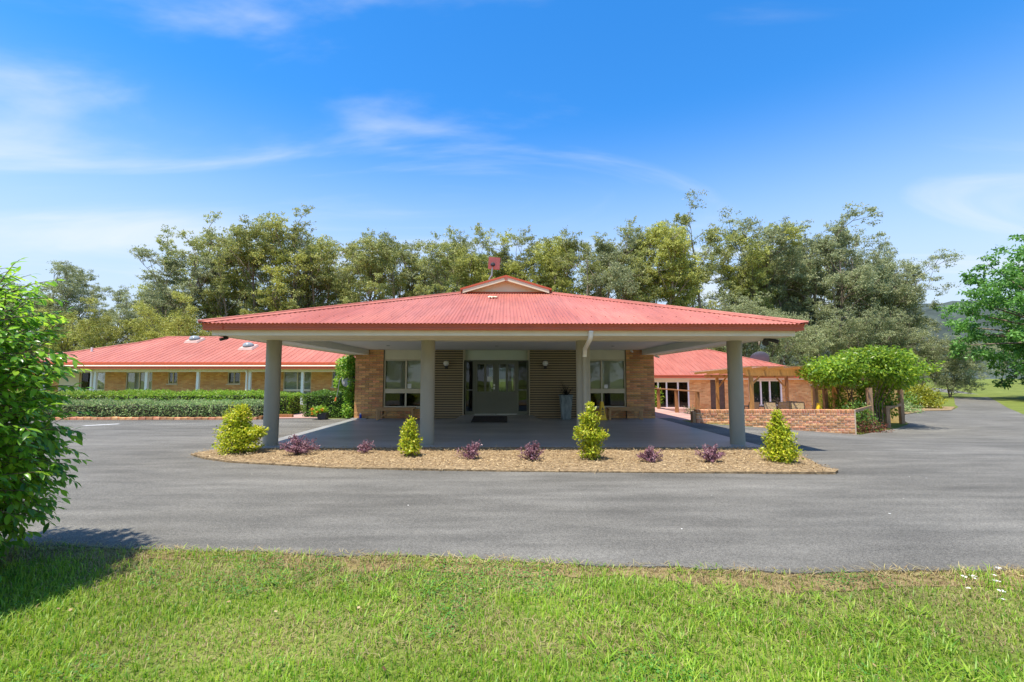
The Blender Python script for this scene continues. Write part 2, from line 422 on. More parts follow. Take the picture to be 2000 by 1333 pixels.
M['purple_leaf'] = leafm('purple_shrub_leaf', [(0.095, 0.038, 0.058), (0.189, 0.074, 0.105), (0.315, 0.147, 0.178), (0.420, 0.273, 0.294), (0.147, 0.058, 0.088)], 0.5, 0.2)
M['hedge_leaf'] = leafm('hedge_leaf', [(0.095, 0.205, 0.016), (0.172, 0.315, 0.021), (0.251, 0.409, 0.029), (0.314, 0.347, 0.065)], 0.45, 0.3)
M['grey_hedge_leaf'] = leafm('grey_hedge_leaf', [(0.109, 0.197, 0.061), (0.186, 0.305, 0.095), (0.279, 0.412, 0.134), (0.310, 0.305, 0.161), (0.155, 0.259, 0.074)], 0.5, 0.3)
M['dark_hedge_leaf'] = leafm('dark_hedge_leaf', [(0.040, 0.105, 0.020), (0.082, 0.184, 0.026), (0.146, 0.271, 0.034), (0.237, 0.367, 0.050)], 0.38, 0.3)
M['spike_leaf'] = leafm('dark_strap_leaf', [(0.03, 0.032, 0.024), (0.055, 0.06, 0.035)], 0.5, 0.15)
M['gold_leaf'] = leafm('gold_shrub_leaf', [(0.16, 0.20, 0.012), (0.26, 0.28, 0.016), (0.36, 0.34, 0.02)], 0.45, 0.3)
M['grass'] = leafm('grass_blade', [(0.095, 0.226, 0.014), (0.151, 0.303, 0.018), (0.224, 0.385, 0.026), (0.302, 0.440, 0.036), (0.347, 0.429, 0.060)], 0.45, 0.4, 0.4)
M['dry_grass'] = leafm('dry_grass', [(0.24, 0.16, 0.075), (0.36, 0.28, 0.13), (0.46, 0.38, 0.20), (0.33, 0.31, 0.10)], 0.7, 0.25, 0.2)
M['verge'] = pm('thatch_and_soil', (0.17, 0.11, 0.055), 0.95, 0.4, 9, 0.9, 60, spec=0.1, c2=(0.34, 0.26, 0.12))
M['groove_shade'] = pm('painted_groove_shade', (0.045, 0.036, 0.026), 0.7, 0.1, 3)  # shade between the ribs, put into a dark colour
M['flashing'] = pm('faded_flashing', (0.60, 0.40, 0.34), 0.6, 0.1, 4)
M['clover'] = leafm('clover_leaf', [(0.05, 0.16, 0.02), (0.085, 0.23, 0.03), (0.12, 0.28, 0.04)], 0.5, 0.35)
M['petal'] = leafm('white_petal', [(0.78, 0.78, 0.74), (0.70, 0.66, 0.55)], 0.6, 0.2)
M['flower'] = leafm('orange_petal', [(0.75, 0.22, 0.03), (0.82, 0.36, 0.06)], 0.6, 0.25)
# ------------------------------------------------------------------ mesh helpers
ORG = {}
def reg(o, parent=None, loc=(0, 0, 0)):
    col.objects.link(o)
    if parent is not None:
        o.parent = parent
        ORG[o.name] = ORG.get(parent.name, Vector()) + Vector(loc)
    else:
        ORG[o.name] = Vector(loc)
    o.location = loc
    return o

def tag(o, label=None, cat=None, group=None, kind=None):
    if label: o['label'] = label
    if cat: o['category'] = cat
    if group: o['group'] = group
    if kind: o['kind'] = kind
    return o

def root(name, loc, label, cat, group=None):
    """An Empty at a thing's base that parents its parts."""
    return tag(reg(bpy.data.objects.new(name, None), None, loc), label, cat, group)

class MB:
    def __init__(s):
        s.v = []; s.f = []
    def add(s, vs, fs):
        k = len(s.v)
        s.v += [tuple(p) for p in vs]
        s.f += [tuple(i + k for i in f) for f in fs]
        return s
    def box(s, x0, x1, y0, y1, z0, z1):
        return s.add([(x0,y0,z0),(x1,y0,z0),(x1,y1,z0),(x0,y1,z0),(x0,y0,z1),(x1,y0,z1),(x1,y1,z1),(x0,y1,z1)],
                     [(0,3,2,1),(4,5,6,7),(0,1,5,4),(1,2,6,5),(2,3,7,6),(3,0,4,7)])
    def bar(s, a, b, w, h, up=(0, 0, 1)):
        a, b = Vector(a), Vector(b); d = (b - a).normalized(); u = Vector(up)
        if abs(d.dot(u)) > 0.98: u = Vector((0, 1, 0))
        x = d.cross(u).normalized() * w / 2; y = x.cross(d).normalized() * h / 2
        vs = [a-x-y, a+x-y, a+x+y, a-x+y, b-x-y, b+x-y, b+x+y, b-x+y]
        return s.add(vs, [(3,2,1,0),(4,5,6,7),(0,1,5,4),(1,2,6,5),(2,3,7,6),(3,0,4,7)])
    def tube(s, pts, rad, n=8, cap=True):
        pts = [Vector(p) for p in pts]
        if not hasattr(rad, '__len__'): rad = [rad] * len(pts)
        k = len(s.v); prev = None
        for i, p in enumerate(pts):
            d = (pts[min(i+1, len(pts)-1)] - pts[max(i-1, 0)]).normalized()
            if prev is None:
                x = d.orthogonal().normalized()
            else:
                x = prev - d * prev.dot(d)
                x = x.normalized() if x.length > 1e-6 else d.orthogonal().normalized()
            prev = x; y = d.cross(x)
            for j in range(n):
                a = 2*math.pi*j/n
                s.v.append(tuple(p + (x*math.cos(a) + y*math.sin(a)) * rad[i]))
        for i in range(len(pts)-1):
            for j in range(n):
                a = k+i*n+j; b = k+i*n+(j+1) % n
                s.f.append((a, b, b+n, a+n))
        if cap:
            s.f.append(tuple(k+j for j in reversed(range(n))))
            s.f.append(tuple(k+(len(pts)-1)*n+j for j in range(n)))
        return s
    def lathe(s, prof, c=(0, 0, 0), n=24, axis=None):
        """prof: (radius, height) pairs round a vertical axis, or round the given axis."""
        q = Vector(axis).normalized().to_track_quat('Z', 'Y') if axis else None
        c = Vector(c); k = len(s.v)
        for r, h in prof:
            for j in range(n):
                a = 2*math.pi*j/n
                p = Vector((r*math.cos(a), r*math.sin(a), h))
                s.v.append(tuple(c + (q @ p if q else p)))
        for i in range(len(prof)-1):
            for j in range(n):
                a = k+i*n+j; b = k+i*n+(j+1) % n
                s.f.append((a, b, b+n, a+n))
        s.f.append(tuple(k+j for j in reversed(range(n))))
        s.f.append(tuple(k+(len(prof)-1)*n+j for j in range(n)))
        return s
    def quad(s, a, b, c, d):
        return s.add([a, b, c, d], [(0, 1, 2, 3)])
    def prism(s, poly, d):
        """extrude a planar polygon by vector d"""
        n = len(poly); d = Vector(d)
        vs = [Vector(p) for p in poly] + [Vector(p) + d for p in poly]
        return s.add(vs, [tuple(range(n)), tuple(reversed(range(n, 2*n)))] + [(i, i+n, (i+1) % n + n, (i+1) % n) for i in range(n)])
    def build(s, name, mat, parent=None, smooth=False, at=None, bevel=0.0, world=True):
        """link as ONE mesh object; coordinates are world ones unless world=False"""
        off = Vector()
        if parent is not None and world: off = ORG.get(parent.name, Vector())
        if at is not None and world: off = off + (Vector(at) if parent is None else Vector())
        me = bpy.data.meshes.new(name)
        me.from_pydata([(x-off.x, y-off.y, z-off.z) for x, y, z in s.v], [], s.f)
        bm = bmesh.new(); bm.from_mesh(me)
        bmesh.ops.recalc_face_normals(bm, faces=bm.faces)
        if bevel:
            bmesh.ops.bevel(bm, geom=[e for e in bm.edges if len(e.link_faces) == 2 and e.calc_face_angle(0) > 0.6], offset=bevel, segments=2, affect='EDGES', clamp_overlap=True)
        bm.to_mesh(me); bm.free()
        if smooth:
            for p in me.polygons: p.use_smooth = True
            try: me.set_sharp_from_angle(angle=R(40))
            except Exception: pass
        me.materials.append(mat)
        return reg(bpy.data.objects.new(name, me), parent, at if (parent is None and at is not None) else (0, 0, 0))

def npmesh(name, V, F, mat, smooth=False):
    """fast mesh from arrays; F has one fixed face size"""
    me = bpy.data.meshes.new(name)
    V = np.asarray(V, np.float32); F = np.asarray(F, np.int32); k = F.shape[1]
    me.vertices.add(len(V)); me.vertices.foreach_set('co', V.ravel())
    me.loops.add(F.size); me.loops.foreach_set('vertex_index', F.ravel())
    me.polygons.add(len(F)); me.polygons.foreach_set('loop_start', np.arange(0, F.size, k, dtype=np.int32))
    me.polygons.foreach_set('loop_total', np.full(len(F), k, np.int32))
    if smooth: me.polygons.foreach_set('use_smooth', np.ones(len(F), bool))
    me.update(calc_edges=True)
    me.materials.append(mat)
    return me

def link(name, me, parent=None, loc=(0, 0, 0)):
    return reg(bpy.data.objects.new(name, me), parent, loc)

def unit(a):
    return a / np.maximum(np.linalg.norm(a, axis=1, keepdims=True), 1e-9)

def leaves(P, D, N, L, W, fold=0.0, bend=0.0):
    """leaf blades as kites: base, two sides, tip, with a folded midrib when fold > 0"""
    n = len(P); D = unit(D); S = unit(np.cross(D, N)); U = np.cross(S, D)
    L = np.broadcast_to(np.asarray(L, float).reshape(-1, 1), (n, 1)); W = np.broadcast_to(np.asarray(W, float).reshape(-1, 1), (n, 1))
    if fold <= 0 and bend <= 0:
        V = np.stack([P, P + D*L*0.45 + S*W*0.5, P + D*L, P + D*L*0.45 - S*W*0.5], 1).reshape(-1, 3)
        F = (np.arange(n)[:, None]*4 + np.array([0, 1, 2, 3])[None])
        return V, F
    st = [(0.0, 0.0), (0.22, 0.72), (0.5, 1.0), (0.78, 0.62), (1.0, 0.0)]
    rows = []
    for t, w in st:
        c = P + D*L*t - U*L*bend*t*t
        if w == 0: rows.append(c)
        else:
            rows += [c + S*W*0.5*w + U*W*fold*w, c, c - S*W*0.5*w + U*W*fold*w]
    V = np.stack(rows, 1); m = V.shape[1]
    tri = np.array([[0,2,1],[0,3,2],[1,2,5],[1,5,4],[2,3,6],[2,6,5],[4,5,8],[4,8,7],[5,6,9],[5,9,8],[7,8,10],[8,9,10]])
    F = (np.arange(n)[:, None, None]*m + tri[None]).reshape(-1, 3)
    return V.reshape(-1, 3), F

def rdir(n, rng):
    v = rng.normal(size=(n, 3)); return unit(v)

def vnoise(x, y, seed=0, f=1.0):
    """smooth value noise in the plane, 0..1"""
    r = np.random.default_rng(seed).random((64, 64))
    x = np.asarray(x)*f; y = np.asarray(y)*f
    i = np.floor(x).astype(int); j = np.floor(y).astype(int); u = x-i; v = y-j
    u = u*u*(3-2*u); v = v*v*(3-2*v)
    g = lambda a, b: r[a % 64, b % 64]
    return (g(i,j)*(1-u)+g(i+1,j)*u)*(1-v) + (g(i,j+1)*(1-u)+g(i+1,j+1)*u)*v

def sm(a, b, x):
    t = np.clip((np.asarray(x, float)-a)/(b-a), 0, 1); return t*t*(3-2*t)

ORDN = ['first', 'second', 'third', 'fourth', 'fifth', 'sixth', 'seventh', 'eighth', 'ninth', 'tenth', 'eleventh', 'twelfth', 'thirteenth', 'fourteenth', 'fifteenth', 'sixteenth', 'seventeenth', 'eighteenth', 'nineteenth', 'twentieth', 'twenty-first', 'twenty-second', 'twenty-third', 'twenty-fourth', 'twenty-fifth', 'twenty-sixth']

# ------------------------------------------------------------------ terrain
def G(x, y):
    """height of the paved surface: level at the portico, falling away to the right and a little behind on the left"""
    x = np.asarray(x, float); y = np.asarray(y, float)
    z = -0.42*sm(6.2, 12.5, x)*sm(8.5, 15.6, y) - 0.08*sm(14, 40, x)*sm(8, 20, y)
    z = z - 0.13*sm(18, 26, y)*(1-sm(-6, 4, x))
    return z

def court(x, y):
    return sm(7.9, 8.6, x)*sm(15.75, 16.3, y)*(1-sm(31.5, 33, y))*(1-sm(13.0, 14.0, x+0*y)*(1-sm(19.9, 20.6, y)))*(1-sm(20.5, 24, x))

def ground_z(x, y):
    z = G(x, y) - 0.030
    c = court(x, y)
    return z*(1-c) + (-0.65)*c

def sheet_grid(name, xs, ys, zf, mat):
    X, Y = np.meshgrid(xs, ys); Z = zf(X, Y)
    V = np.stack([X, Y, Z], -1).reshape(-1, 3); nx = len(xs); ny = len(ys)
    i = (np.arange(ny-1)[:, None]*nx + np.arange(nx-1)[None]).ravel()
    F = np.stack([i, i+1, i+nx+1, i+nx], 1)
    o = link(name, npmesh(name, V, F, mat, True)); return o

xs = np.unique(np.concatenate([np.linspace(-700, -40, 24), np.arange(-40, 40.01, 0.5), np.linspace(40, 900, 40)]))
ys = np.unique(np.concatenate([np.linspace(-120, -4, 14), np.arange(-4, 40.01, 0.5), np.linspace(40, 1200, 50)]))
def gz_big(X, Y):
    z = ground_z(X, Y)
    d = np.hypot(X, Y)
    return z + 0.6*sm(60, 170, d)*(X > 0) + 0.4*sm(90, 400, d)
tag(sheet_grid('ground', xs, ys, gz_big, M['turf']), kind='structure')

# wooded hill far behind on the right
hx = np.linspace(-300, 1100, 150); hy = np.linspace(330, 900, 60)
def hz(X, Y):
    ridge = 66*np.exp(-((X-470)/210.0)**2) + 44*np.exp(-((X-800)/260.0)**2) + 14*np.exp(-((X+100)/300.0)**2)
    rise = sm(330, 470, Y)*(1-0.5*sm(600, 900, Y))
    return -2 + ridge*rise + 9*vnoise(X, Y, 3, 1/28.0)*rise + 6*vnoise(X, Y, 4, 1/11.0)*rise
tag(sheet_grid('hill', hx, hy, hz, M['hill']), kind='structure')

def in_poly(px, py, poly):
    ins = np.zeros(len(px), bool); j = len(poly)-1
    for i in range(len(poly)):
        xi, yi = poly[i]; xj, yj = poly[j]
        c = ((yi > py) != (yj > py)) & (px < (xj-xi)*(py-yi)/(yj-yi+1e-12)+xi)
        ins ^= c; j = i
    return ins
def poly_sheet(name, outline, mat, zf, step=1.0, skirt=0.0, hole=None):
    """a flat outline draped on zf, with an optional vertical edge"""
    pts = [Vector((float(x), float(y))) for x, y in outline]; n0 = len(pts)
    if step:
        x0 = max(min(q.x for q in pts), -14); x1 = min(max(q.x for q in pts), 44)
        y0 = max(min(q.y for q in pts), -2); y1 = min(max(q.y for q in pts), 44)
        gx, gy = np.meshgrid(np.arange(x0+step*0.37, x1, step), np.arange(y0+step*0.41, y1, step)); gx = gx.ravel(); gy = gy.ravel()
        k_ = in_poly(gx, gy, outline)
        pts += [Vector((float(a), float(b))) for a, b in zip(gx[k_], gy[k_])]
    res = delaunay_2d_cdt(pts, [(i, (i+1) % n0) for i in range(n0)], [list(range(n0))], 1, 1e-5)
    bm = bmesh.new()
    vs = [bm.verts.new((v.x, v.y, 0)) for v in res[0]]
    for f in res[2]: bm.faces.new([vs[i] for i in f])
    for v in bm.verts: v.co.z = float(zf(v.co.x, v.co.y))
    if skirt:
        be = [e for e in bm.edges if len(e.link_faces) == 1]
        r = bmesh.ops.extrude_edge_only(bm, edges=be)
        for g_ in r['geom']:
            if isinstance(g_, bmesh.types.BMVert): g_.co.z -= skirt
    bmesh.ops.recalc_face_normals(bm, faces=bm.faces)
    me = bpy.data.meshes.new(name); bm.to_mesh(me); bm.free()
    up = sum(p.normal.z*p.area for p in me.polygons)
    if up < 0: me.flip_normals()
    me.materials.append(mat)
    return link(name, me)

# near edge of the asphalt is ragged where the turf meets it
NEAR = [(-9.0, 4.75), (-6.0, 4.55), (-4.2, 4.38), (-2.65, 4.22), (-0.55, 4.03), (0.88, 3.85), (2.06, 3.72), (4.1, 3.70), (7.0, 3.75), (14, 4.3), (26, 7)]
def near_y(x):
    return np.interp(x, [p[0] for p in NEAR], [p[1] for p in NEAR])
edge = []
for x in np.arange(-9.0, 9.01, 0.07):
    edge.append((float(x), float(near_y(x) + 0.09*(vnoise(x*1.0, 0.3, 11, 2.1)-0.5) + 0.05*(vnoise(x, 0.7, 12, 8.0)-0.5) + 0.03*(vnoise(x, 0.9, 13, 14.0)-0.5))))
outline = ([(-40, 6.5), (-20, 5.6)] + edge + [(14, 4.3), (26, 8), (27.0, 18), (27.8, 24.6), (33.3, 30.4), (43.5, 40.7), (53.6, 51.2), (65.5, 66.4), (75.5, 81.5), (82, 96)]
           + [(77, 96), (69, 78), (61.7, 66.4), (57.6, 59.8), (50.2, 51.3), (33.8, 34.5), (30.6, 31.0), (28.8, 29.4), (26.6, 27.6), (24.7, 27.2), (21.2, 24.4), (18.6, 21.6),
              (16.9, 19.3), (15.1, 17.75), (13.5, 16.7), (12.0, 15.62), (6.25, 15.62), (6.2, 17.4), (-5.7, 17.5), (-6.3, 17.3), (-7.4, 17.5), (-8.5, 17.3), (-9.0, 17.0), (-40, 16.9)])
driveway = tag(poly_sheet('driveway', outline, M['asphalt'], lambda x, y: G(x, y) - 0.012 + 0.6*sm(60, 170, math.hypot(x, y))*(x > 0), 1.0, 0.12), kind='structure')

# portico slab, with a low ramp up to the doors
sl = MB()
sl.box(-5.65, 5.65, 10.06, 17.38, -0.16, 0.0)
portico_slab = tag(sl.build('portico_slab', M['slab'], bevel=0.006), kind='structure')
rp_ = MB()
rp_.add([(-1.9, 15.4, 0.003), (1.35, 15.4, 0.003), (0.95, 17.36, 0.125), (-1.62, 17.36, 0.125), (-1.62, 17.36, 0.0), (0.95, 17.36, 0.0)],
        [(0, 1, 2, 3), (0, 3, 4), (1, 5, 2), (3, 2, 5, 4)])
rp_.build('door_ramp', M['slab'], portico_slab)
# header bricks along the bed side of the slab
def brick_mesh(name, w, d, h, mat, bevel=0.006):
    m_ = MB().box(-w/2, w/2, -d/2, d/2, -h/2, h/2)
    me = bpy.data.meshes.new(name); me.from_pydata(m_.v, [], m_.f)
    bm = bmesh.new(); bm.from_mesh(me); bmesh.ops.recalc_face_normals(bm, faces=bm.faces)
    bmesh.ops.bevel(bm, geom=bm.edges[:], offset=bevel, segments=1, affect='EDGES')
    bm.to_mesh(me); bm.free(); me.materials.append(mat); return me
me_edge = brick_mesh('edge_brick', 0.232, 0.105, 0.09, M['old_brick'])
x = -5.5
while x < 5.6:
    o = link('brick', me_edge, portico_slab, (x, 10.0, -0.066 + random.uniform(-0.008, 0.006)))
    o.rotation_euler = (0, random.uniform(-0.02, 0.02), random.uniform(-0.02, 0.02)); x += 0.243

# mulch bed in front of the slab
bed_out = [(-6.15, 9.22), (-5.6, 8.78), (-4.93, 8.42), (-2.89, 7.88), (-1.4, 7.68), (0.1, 7.56), (2.6, 7.42), (5.17, 7.30), (5.30, 7.42), (5.36, 7.9), (5.52, 8.4), (5.70, 8.98), (5.72, 9.5), (5.66, 9.94), (0, 9.96), (-5.6, 9.97), (-5.95, 9.7)]
def bed_z(x, y): return 0.012 + 0.03*(vnoise(x, y, 21, 3.0)-0.4) + 0.02*(vnoise(x, y, 22, 9.0)-0.5)
tag(poly_sheet('mulch_bed', bed_out, M['soil'], bed_z, 0.2, 0.10), kind='structure')
n = 26000
px = RNG.uniform(-6.25, 5.9, n); py = RNG.uniform(7.2, 10.0, n)
k = in_poly(px + RNG.normal(0, 0.06, n), py + RNG.normal(0, 0.06, n), bed_out); px, py = px[k], py[k]; n = len(px)
P = np.stack([px, py, bed_z(px, py) + RNG.uniform(0.0, 0.03, n)], 1)
D = np.stack([RNG.normal(size=n), RNG.normal(size=n), RNG.normal(0, 0.35, n)], 1)
N = np.stack([RNG.normal(0, 0.45, n), RNG.normal(0, 0.45, n), np.ones(n)], 1)
V, F = leaves(P, D, N, RNG.gamma(2.4, 0.014, n) + 0.012, RNG.uniform(0.004, 0.016, n))
tag(link('mulch_chips', npmesh('mulch_chips', V, F, M['chips'])), 'tan bark chips and dry clippings covering the bed before the slab', kind='stuff')

# paved paths beside the building
pth = MB().box(5.66, 7.72, 16.6, 24.2, -0.3, -0.02)
tag(pth.build('brick_path', M['paver']), kind='structure')
tag(poly_sheet('paver_path', [(-8.5, 17.25), (-6.9, 17.45), (-6.9, 18.2), (-8.6, 21.4), (-9.7, 21.4), (-8.9, 18.4)], M['paver'], lambda x, y: G(x, y) + 0.004, 0), kind='structure')
tag(MB().box(8.6, 20.6, 16.5, 30.4, -0.8, -0.635).build('courtyard_paving', M['paver']), kind='structure')
tag(MB().box(-33, -9.0, 28.2, 30.0, -0.4, -0.115).build('verandah_floor', M['slab_edge']), kind='structure')
tag(MB().add([(-13.35, 14.83, -0.006), (-13.15, 14.80, -0.006), (-12.55, 15.36, -0.006), (-12.72, 15.42, -0.006)], [(0, 1, 2, 3)]).build('painted_line', M['line']), kind='structure')
# ------------------------------------------------------------------ entrance building with its portico
eb = root('entrance_building', (0, 17.1, 0), 'single-storey brick entrance building with red hipped roof over a wide column portico', 'building')
BR_FULL = brick_mesh('brick_full', 0.230, 0.11, 0.076, M['brick'], 0.004)
BR_HALF = brick_mesh('brick_half', 0.110, 0.11, 0.076, M['brick'], 0.004)
def brickwork(parent, x0, x1, z0, z1, yf, full=BR_FULL, half=BR_HALF, jit=0.003):
    """running bond; each brick is its own object, proud of the recessed mortar"""
    nrow = int(round((z1-z0)/0.086))
    ch = (z1-z0)/nrow
    W = x1-x0; nb = max(1, round(W/0.24)); bw = W/nb; sx = (bw-0.010)/0.230
    for r in range(nrow):
        z = z0 + (r+0.5)*ch
        xs_ = [(x0+(i+0.5)*bw, full, 1.0) for i in range(nb)] if r % 2 == 0 else \
              [(x0+bw*0.25, half, 1.0)] + [(x0+(i+1.0)*bw, full, 1.0) for i in range(nb-1)] + [(x1-bw*0.25, half, 1.0)]
        for x, me, _ in xs_:
            o = reg(bpy.data.objects.new('brick', me), parent, Vector((x, yf+0.055+random.uniform(-jit, jit), z)) - ORG[parent.name])
            o.scale = (sx if me is full else (bw*0.5-0.010)/0.110, 1, (ch-0.010)/0.076)
for x0, x1 in ((-5.56, -4.52), (4.47, 5.52)):
    p = MB().box(x0+0.004, x1-0.004, 17.118, 18.2, 0.0, 2.56).build('brick_pier', M['mortar'], eb)
    brickwork(p, x0, x1, 0.0, 2.53, 17.10)
for x0, x1 in ((-4.51, -2.77), (2.66, 4.46)):
    p = MB().box(x0+0.004, x1-0.004, 17.198, 17.30, 0.0, 0.375).build('sill_wall', M['mortar'], eb)
    brickwork(p, x0, x1, 0.0, 0.344, 17.18)
# rest of the body, behind the front
body = MB()
for s in (-1, 1):
    body.box(min(s*5.54, s*5.36), max(s*5.54, s*5.36), 18.2, 25.8, -0.1, 2.56)
body.box(-5.54, -0.95, 25.8, 25.98, -0.1, 2.56); body.box(0.9, 5.54, 25.8, 25.98, -0.1, 2.56); body.box(-0.95, 0.9, 25.8, 25.98, 2.05, 2.56)
body.build('wall', M['wing_brick'], eb)
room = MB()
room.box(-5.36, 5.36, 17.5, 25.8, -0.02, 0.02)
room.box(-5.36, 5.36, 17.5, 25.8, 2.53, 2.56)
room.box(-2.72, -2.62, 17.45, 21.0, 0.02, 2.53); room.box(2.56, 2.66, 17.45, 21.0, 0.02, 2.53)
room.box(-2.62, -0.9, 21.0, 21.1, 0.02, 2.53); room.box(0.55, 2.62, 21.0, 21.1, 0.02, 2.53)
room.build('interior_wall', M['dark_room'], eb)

# windows either side: upper blinds, cream band, lower lights
def facade_window(x0, x1, xm, blind_a, blind_b):
    w = MB()
    yf, yb = 17.17, 17.27
    for a, b in ((x0, x0+0.05), (x1-0.05, x1), (xm-0.03, xm+0.03)):
        w.box(a, b, yf, yb, 0.44, 2.17)
    fr = w.build('window', M['frame'], eb, bevel=0.004)
    for a, b in ((2.13, 2.18), (0.40, 0.45)):
        MB().box(x0+0.002, x1-0.002, yf-0.008, yb, a, b).build('rail', M['frame'], fr)
    MB().box(x0+0.052, x1-0.052, yf-0.02, yb, 0.925, 1.09).build('transom', M['frame'], fr, bevel=0.004)
    MB().box(x0-0.02, x1+0.02, yf-0.05, yb, 0.372, 0.398).build('sill', M['frame'], fr, bevel=0.004)
    for a, b, bl in ((x0+0.05, xm-0.03, blind_a), (xm+0.03, x1-0.05, blind_b)):
        MB().box(a, b, 17.215, 17.221, 1.09, 2.13).build('pane', M['glass'], fr)
        MB().box(a, b, 17.215, 17.221, 0.45, 0.925).build('pane', M['dark_glass'], fr)
        MB().box(a+0.012, b-0.012, 17.30, 17.306, 1.0, 2.14).build('blind', bl, fr)
    MB().box(x0+0.002, x1-0.002, 17.19, 17.30, 2.18, 2.53).build('head_panel', M['cream'], eb)
    bt = MB(); x = x0 + 0.05
    while x < x1 - 0.03:
        bt.box(x, x+0.075, 17.182, 17.189, 2.185, 2.526); x += 0.087
    bt.build('head_boards', M['cream'], eb)
facade_window(-4.51, -2.77, -3.70, M['blind'], M['pale_blind'])
facade_window(2.66, 4.46, 3.57, M['blind'], M['pale_blind'])

# horizontal corrugated cladding beside the doors
def corr_wall(x0, x1):
    # proud tan slats; shade of the grooves put into the backing colour
    o = MB().box(x0, x1, 17.185, 17.30, 0.0, 2.53).build('slatted_wall', M['groove_shade'], eb)
    me = MB().box(-(x1-x0-0.05)/2, (x1-x0-0.05)/2, -0.014, 0.014, -0.0125, 0.0125)
    sm_e = bpy.data.meshes.new('slat'); sm_e.from_pydata(me.v, [], me.f)
    bm = bmesh.new(); bm.from_mesh(sm_e); bmesh.ops.recalc_face_normals(bm, faces=bm.faces)
    bmesh.ops.bevel(bm, geom=bm.edges[:], offset=0.005, segments=2, affect='EDGES'); bm.to_mesh(sm_e); bm.free(); sm_e.materials.append(M['corr'])
    for r_ in range(40):
        link('slat', sm_e, o, Vector(((x0+x1)/2, 17.168, 0.03 + r_*0.0632)) - ORG[o.name])
    MB().box(x0-0.004, x0+0.022, 17.135, 17.40, 0.0, 2.532).box(x1-0.022, x1+0.004, 17.135, 17.40, 0.0, 2.532).build('corner_trim', M['frame'], o)
corr_wall(-2.75, -1.57)
corr_wall(0.86, 2.64)

# bowed panel over the doors
m = MB(); vs = []; nseg = 24
for i in range(nseg+1):
    t = i/nseg*2-1; x = -0.355 + t*1.19; y = 17.33 - 0.20*(1-t*t)
    vs += [(x, y, 2.155), (x, y, 2.52), (x, 17.38, 2.52), (x, 17.38, 2.155)]
fs = []
for i in range(nseg):
    a = i*4; b = a+4
    fs += [(a, b, b+1, a+1), (a+1, b+1, b+2, a+2), (a+3, a, b, b+3)[::-1]]
fs += [(0, 1, 2, 3), tuple(nseg*4+j for j in (3, 2, 1, 0))]
bow = m.add(vs, fs).build('bowed_panel', M['pale_panel'], eb, smooth=True)
MB().box(-1.55, -1.515, 17.13, 17.34, 2.15, 2.522).box(0.815, 0.845, 17.13, 17.34, 2.15, 2.522).build('panel_trim', M['frame'], bow)

# door frame, sidelights and the pair of doors
fr = MB()
for a, b in ((-1.53, -1.49), (-1.245, -1.175), (0.435, 0.475), (0.785, 0.83)):
    fr.box(a, b, 17.36, 17.46, 0.125, 2.15)
dfr = fr.build('door_frame', M['olive'], eb)
MB().box(-1.53, 0.83, 17.355, 17.465, 2.115, 2.17).build('head', M['olive'], dfr)
MB().box(-1.49, -1.245, 17.37, 17.45, 0.125, 0.25).box(0.475, 0.785, 17.37, 17.45, 0.125, 0.25).build('kick_panel', M['olive'], dfr)
MB().box(-1.49, -1.245, 17.37, 17.45, 1.02, 1.055).box(0.475, 0.785, 17.37, 17.45, 1.02, 1.055).build('mid_rail', M['grey_plastic'], dfr)
for a, b in ((-1.49, -1.245), (0.475, 0.785)):
    MB().box(a, b, 17.405, 17.411, 0.25, 1.02).build('sidelight', M['dark_glass'], dfr)
    MB().box(a, b, 17.405, 17.411, 1.055, 2.115).build('sidelight', M['dark_glass'], dfr)
def leaf_door(x0, x1, handle):
    w = x1-x0; st = 0.105; mu = 0.085
    pw = (w-2*st-mu)/2
    g1 = (x0+st, x0+st+pw); g2 = (x1-st-pw, x1-st)
    d_ = MB(); y0, y1 = 17.375, 17.42
    d_.box(x0, x0+st, y0, y1, 0.135, 2.11); d_.box(x1-st, x1, y0, y1, 0.135, 2.11)
    d_.box(g1[1], g2[0], y0, y1, 0.98, 2.0)
    d_.box(x0+st, x1-st, y0, y1, 2.0, 2.11)
    d_.box(x0+st, x1-st, y0, y1, 0.135, 0.98)
    do = d_.build('door', M['olive'], eb)
    for a, b in (g1, g2):
        MB().box(a, b, 17.394, 17.40, 0.98, 2.0).build('pane', M['dark_glass'], do)
        mo = MB()
        for q in ((a, a+0.02, 0.34, 0.83), (b-0.02, b, 0.34, 0.83), (a+0.02, b-0.02, 0.34, 0.36), (a+0.02, b-0.02, 0.81, 0.83)):
            mo.box(q[0], q[1], y0-0.012, y0+0.002, q[2], q[3])
        mo.build('moulding', M['olive'], do)
    MB().box(x0+0.005, x1-0.005, y0-0.006, y0+0.004, 0.128, 0.150).build('weather_strip', M['steel'], do)
    if handle:
        hx_ = x1-0.055
        MB().box(hx_-0.03, hx_+0.03, y0-0.03, y0-0.001, 1.19, 1.25).box(hx_-0.022, hx_+0.022, y0-0.02, y0-0.001, 1.06, 1.15).tube([(hx_, y0-0.015, 1.105), (hx_, y0-0.06, 1.105), (hx_-0.10, y0-0.06, 1.10)], 0.011, 8).build('handle', M['steel'], do)
    return do
dl = leaf_door(-1.172, -0.382, True)
MB().box(-0.395, -0.349, 17.362, 17.3745, 0.15, 2.105).build('meeting_strip', M['olive'], dl)
leaf_door(-0.362, 0.432, False)

# columns
cm = MB()
prof = [(0.158, 0.0), (0.158, 2.30), (0.158, 2.345)]
for x in (-5.27, -1.775, 1.765, 5.26):
    c = MB().lathe([(0.162, 0.0), (0.160, 0.02), (0.160, 2.345)], (x, 10.53, 0.0), 40).build('column', M['column'], eb, smooth=True)
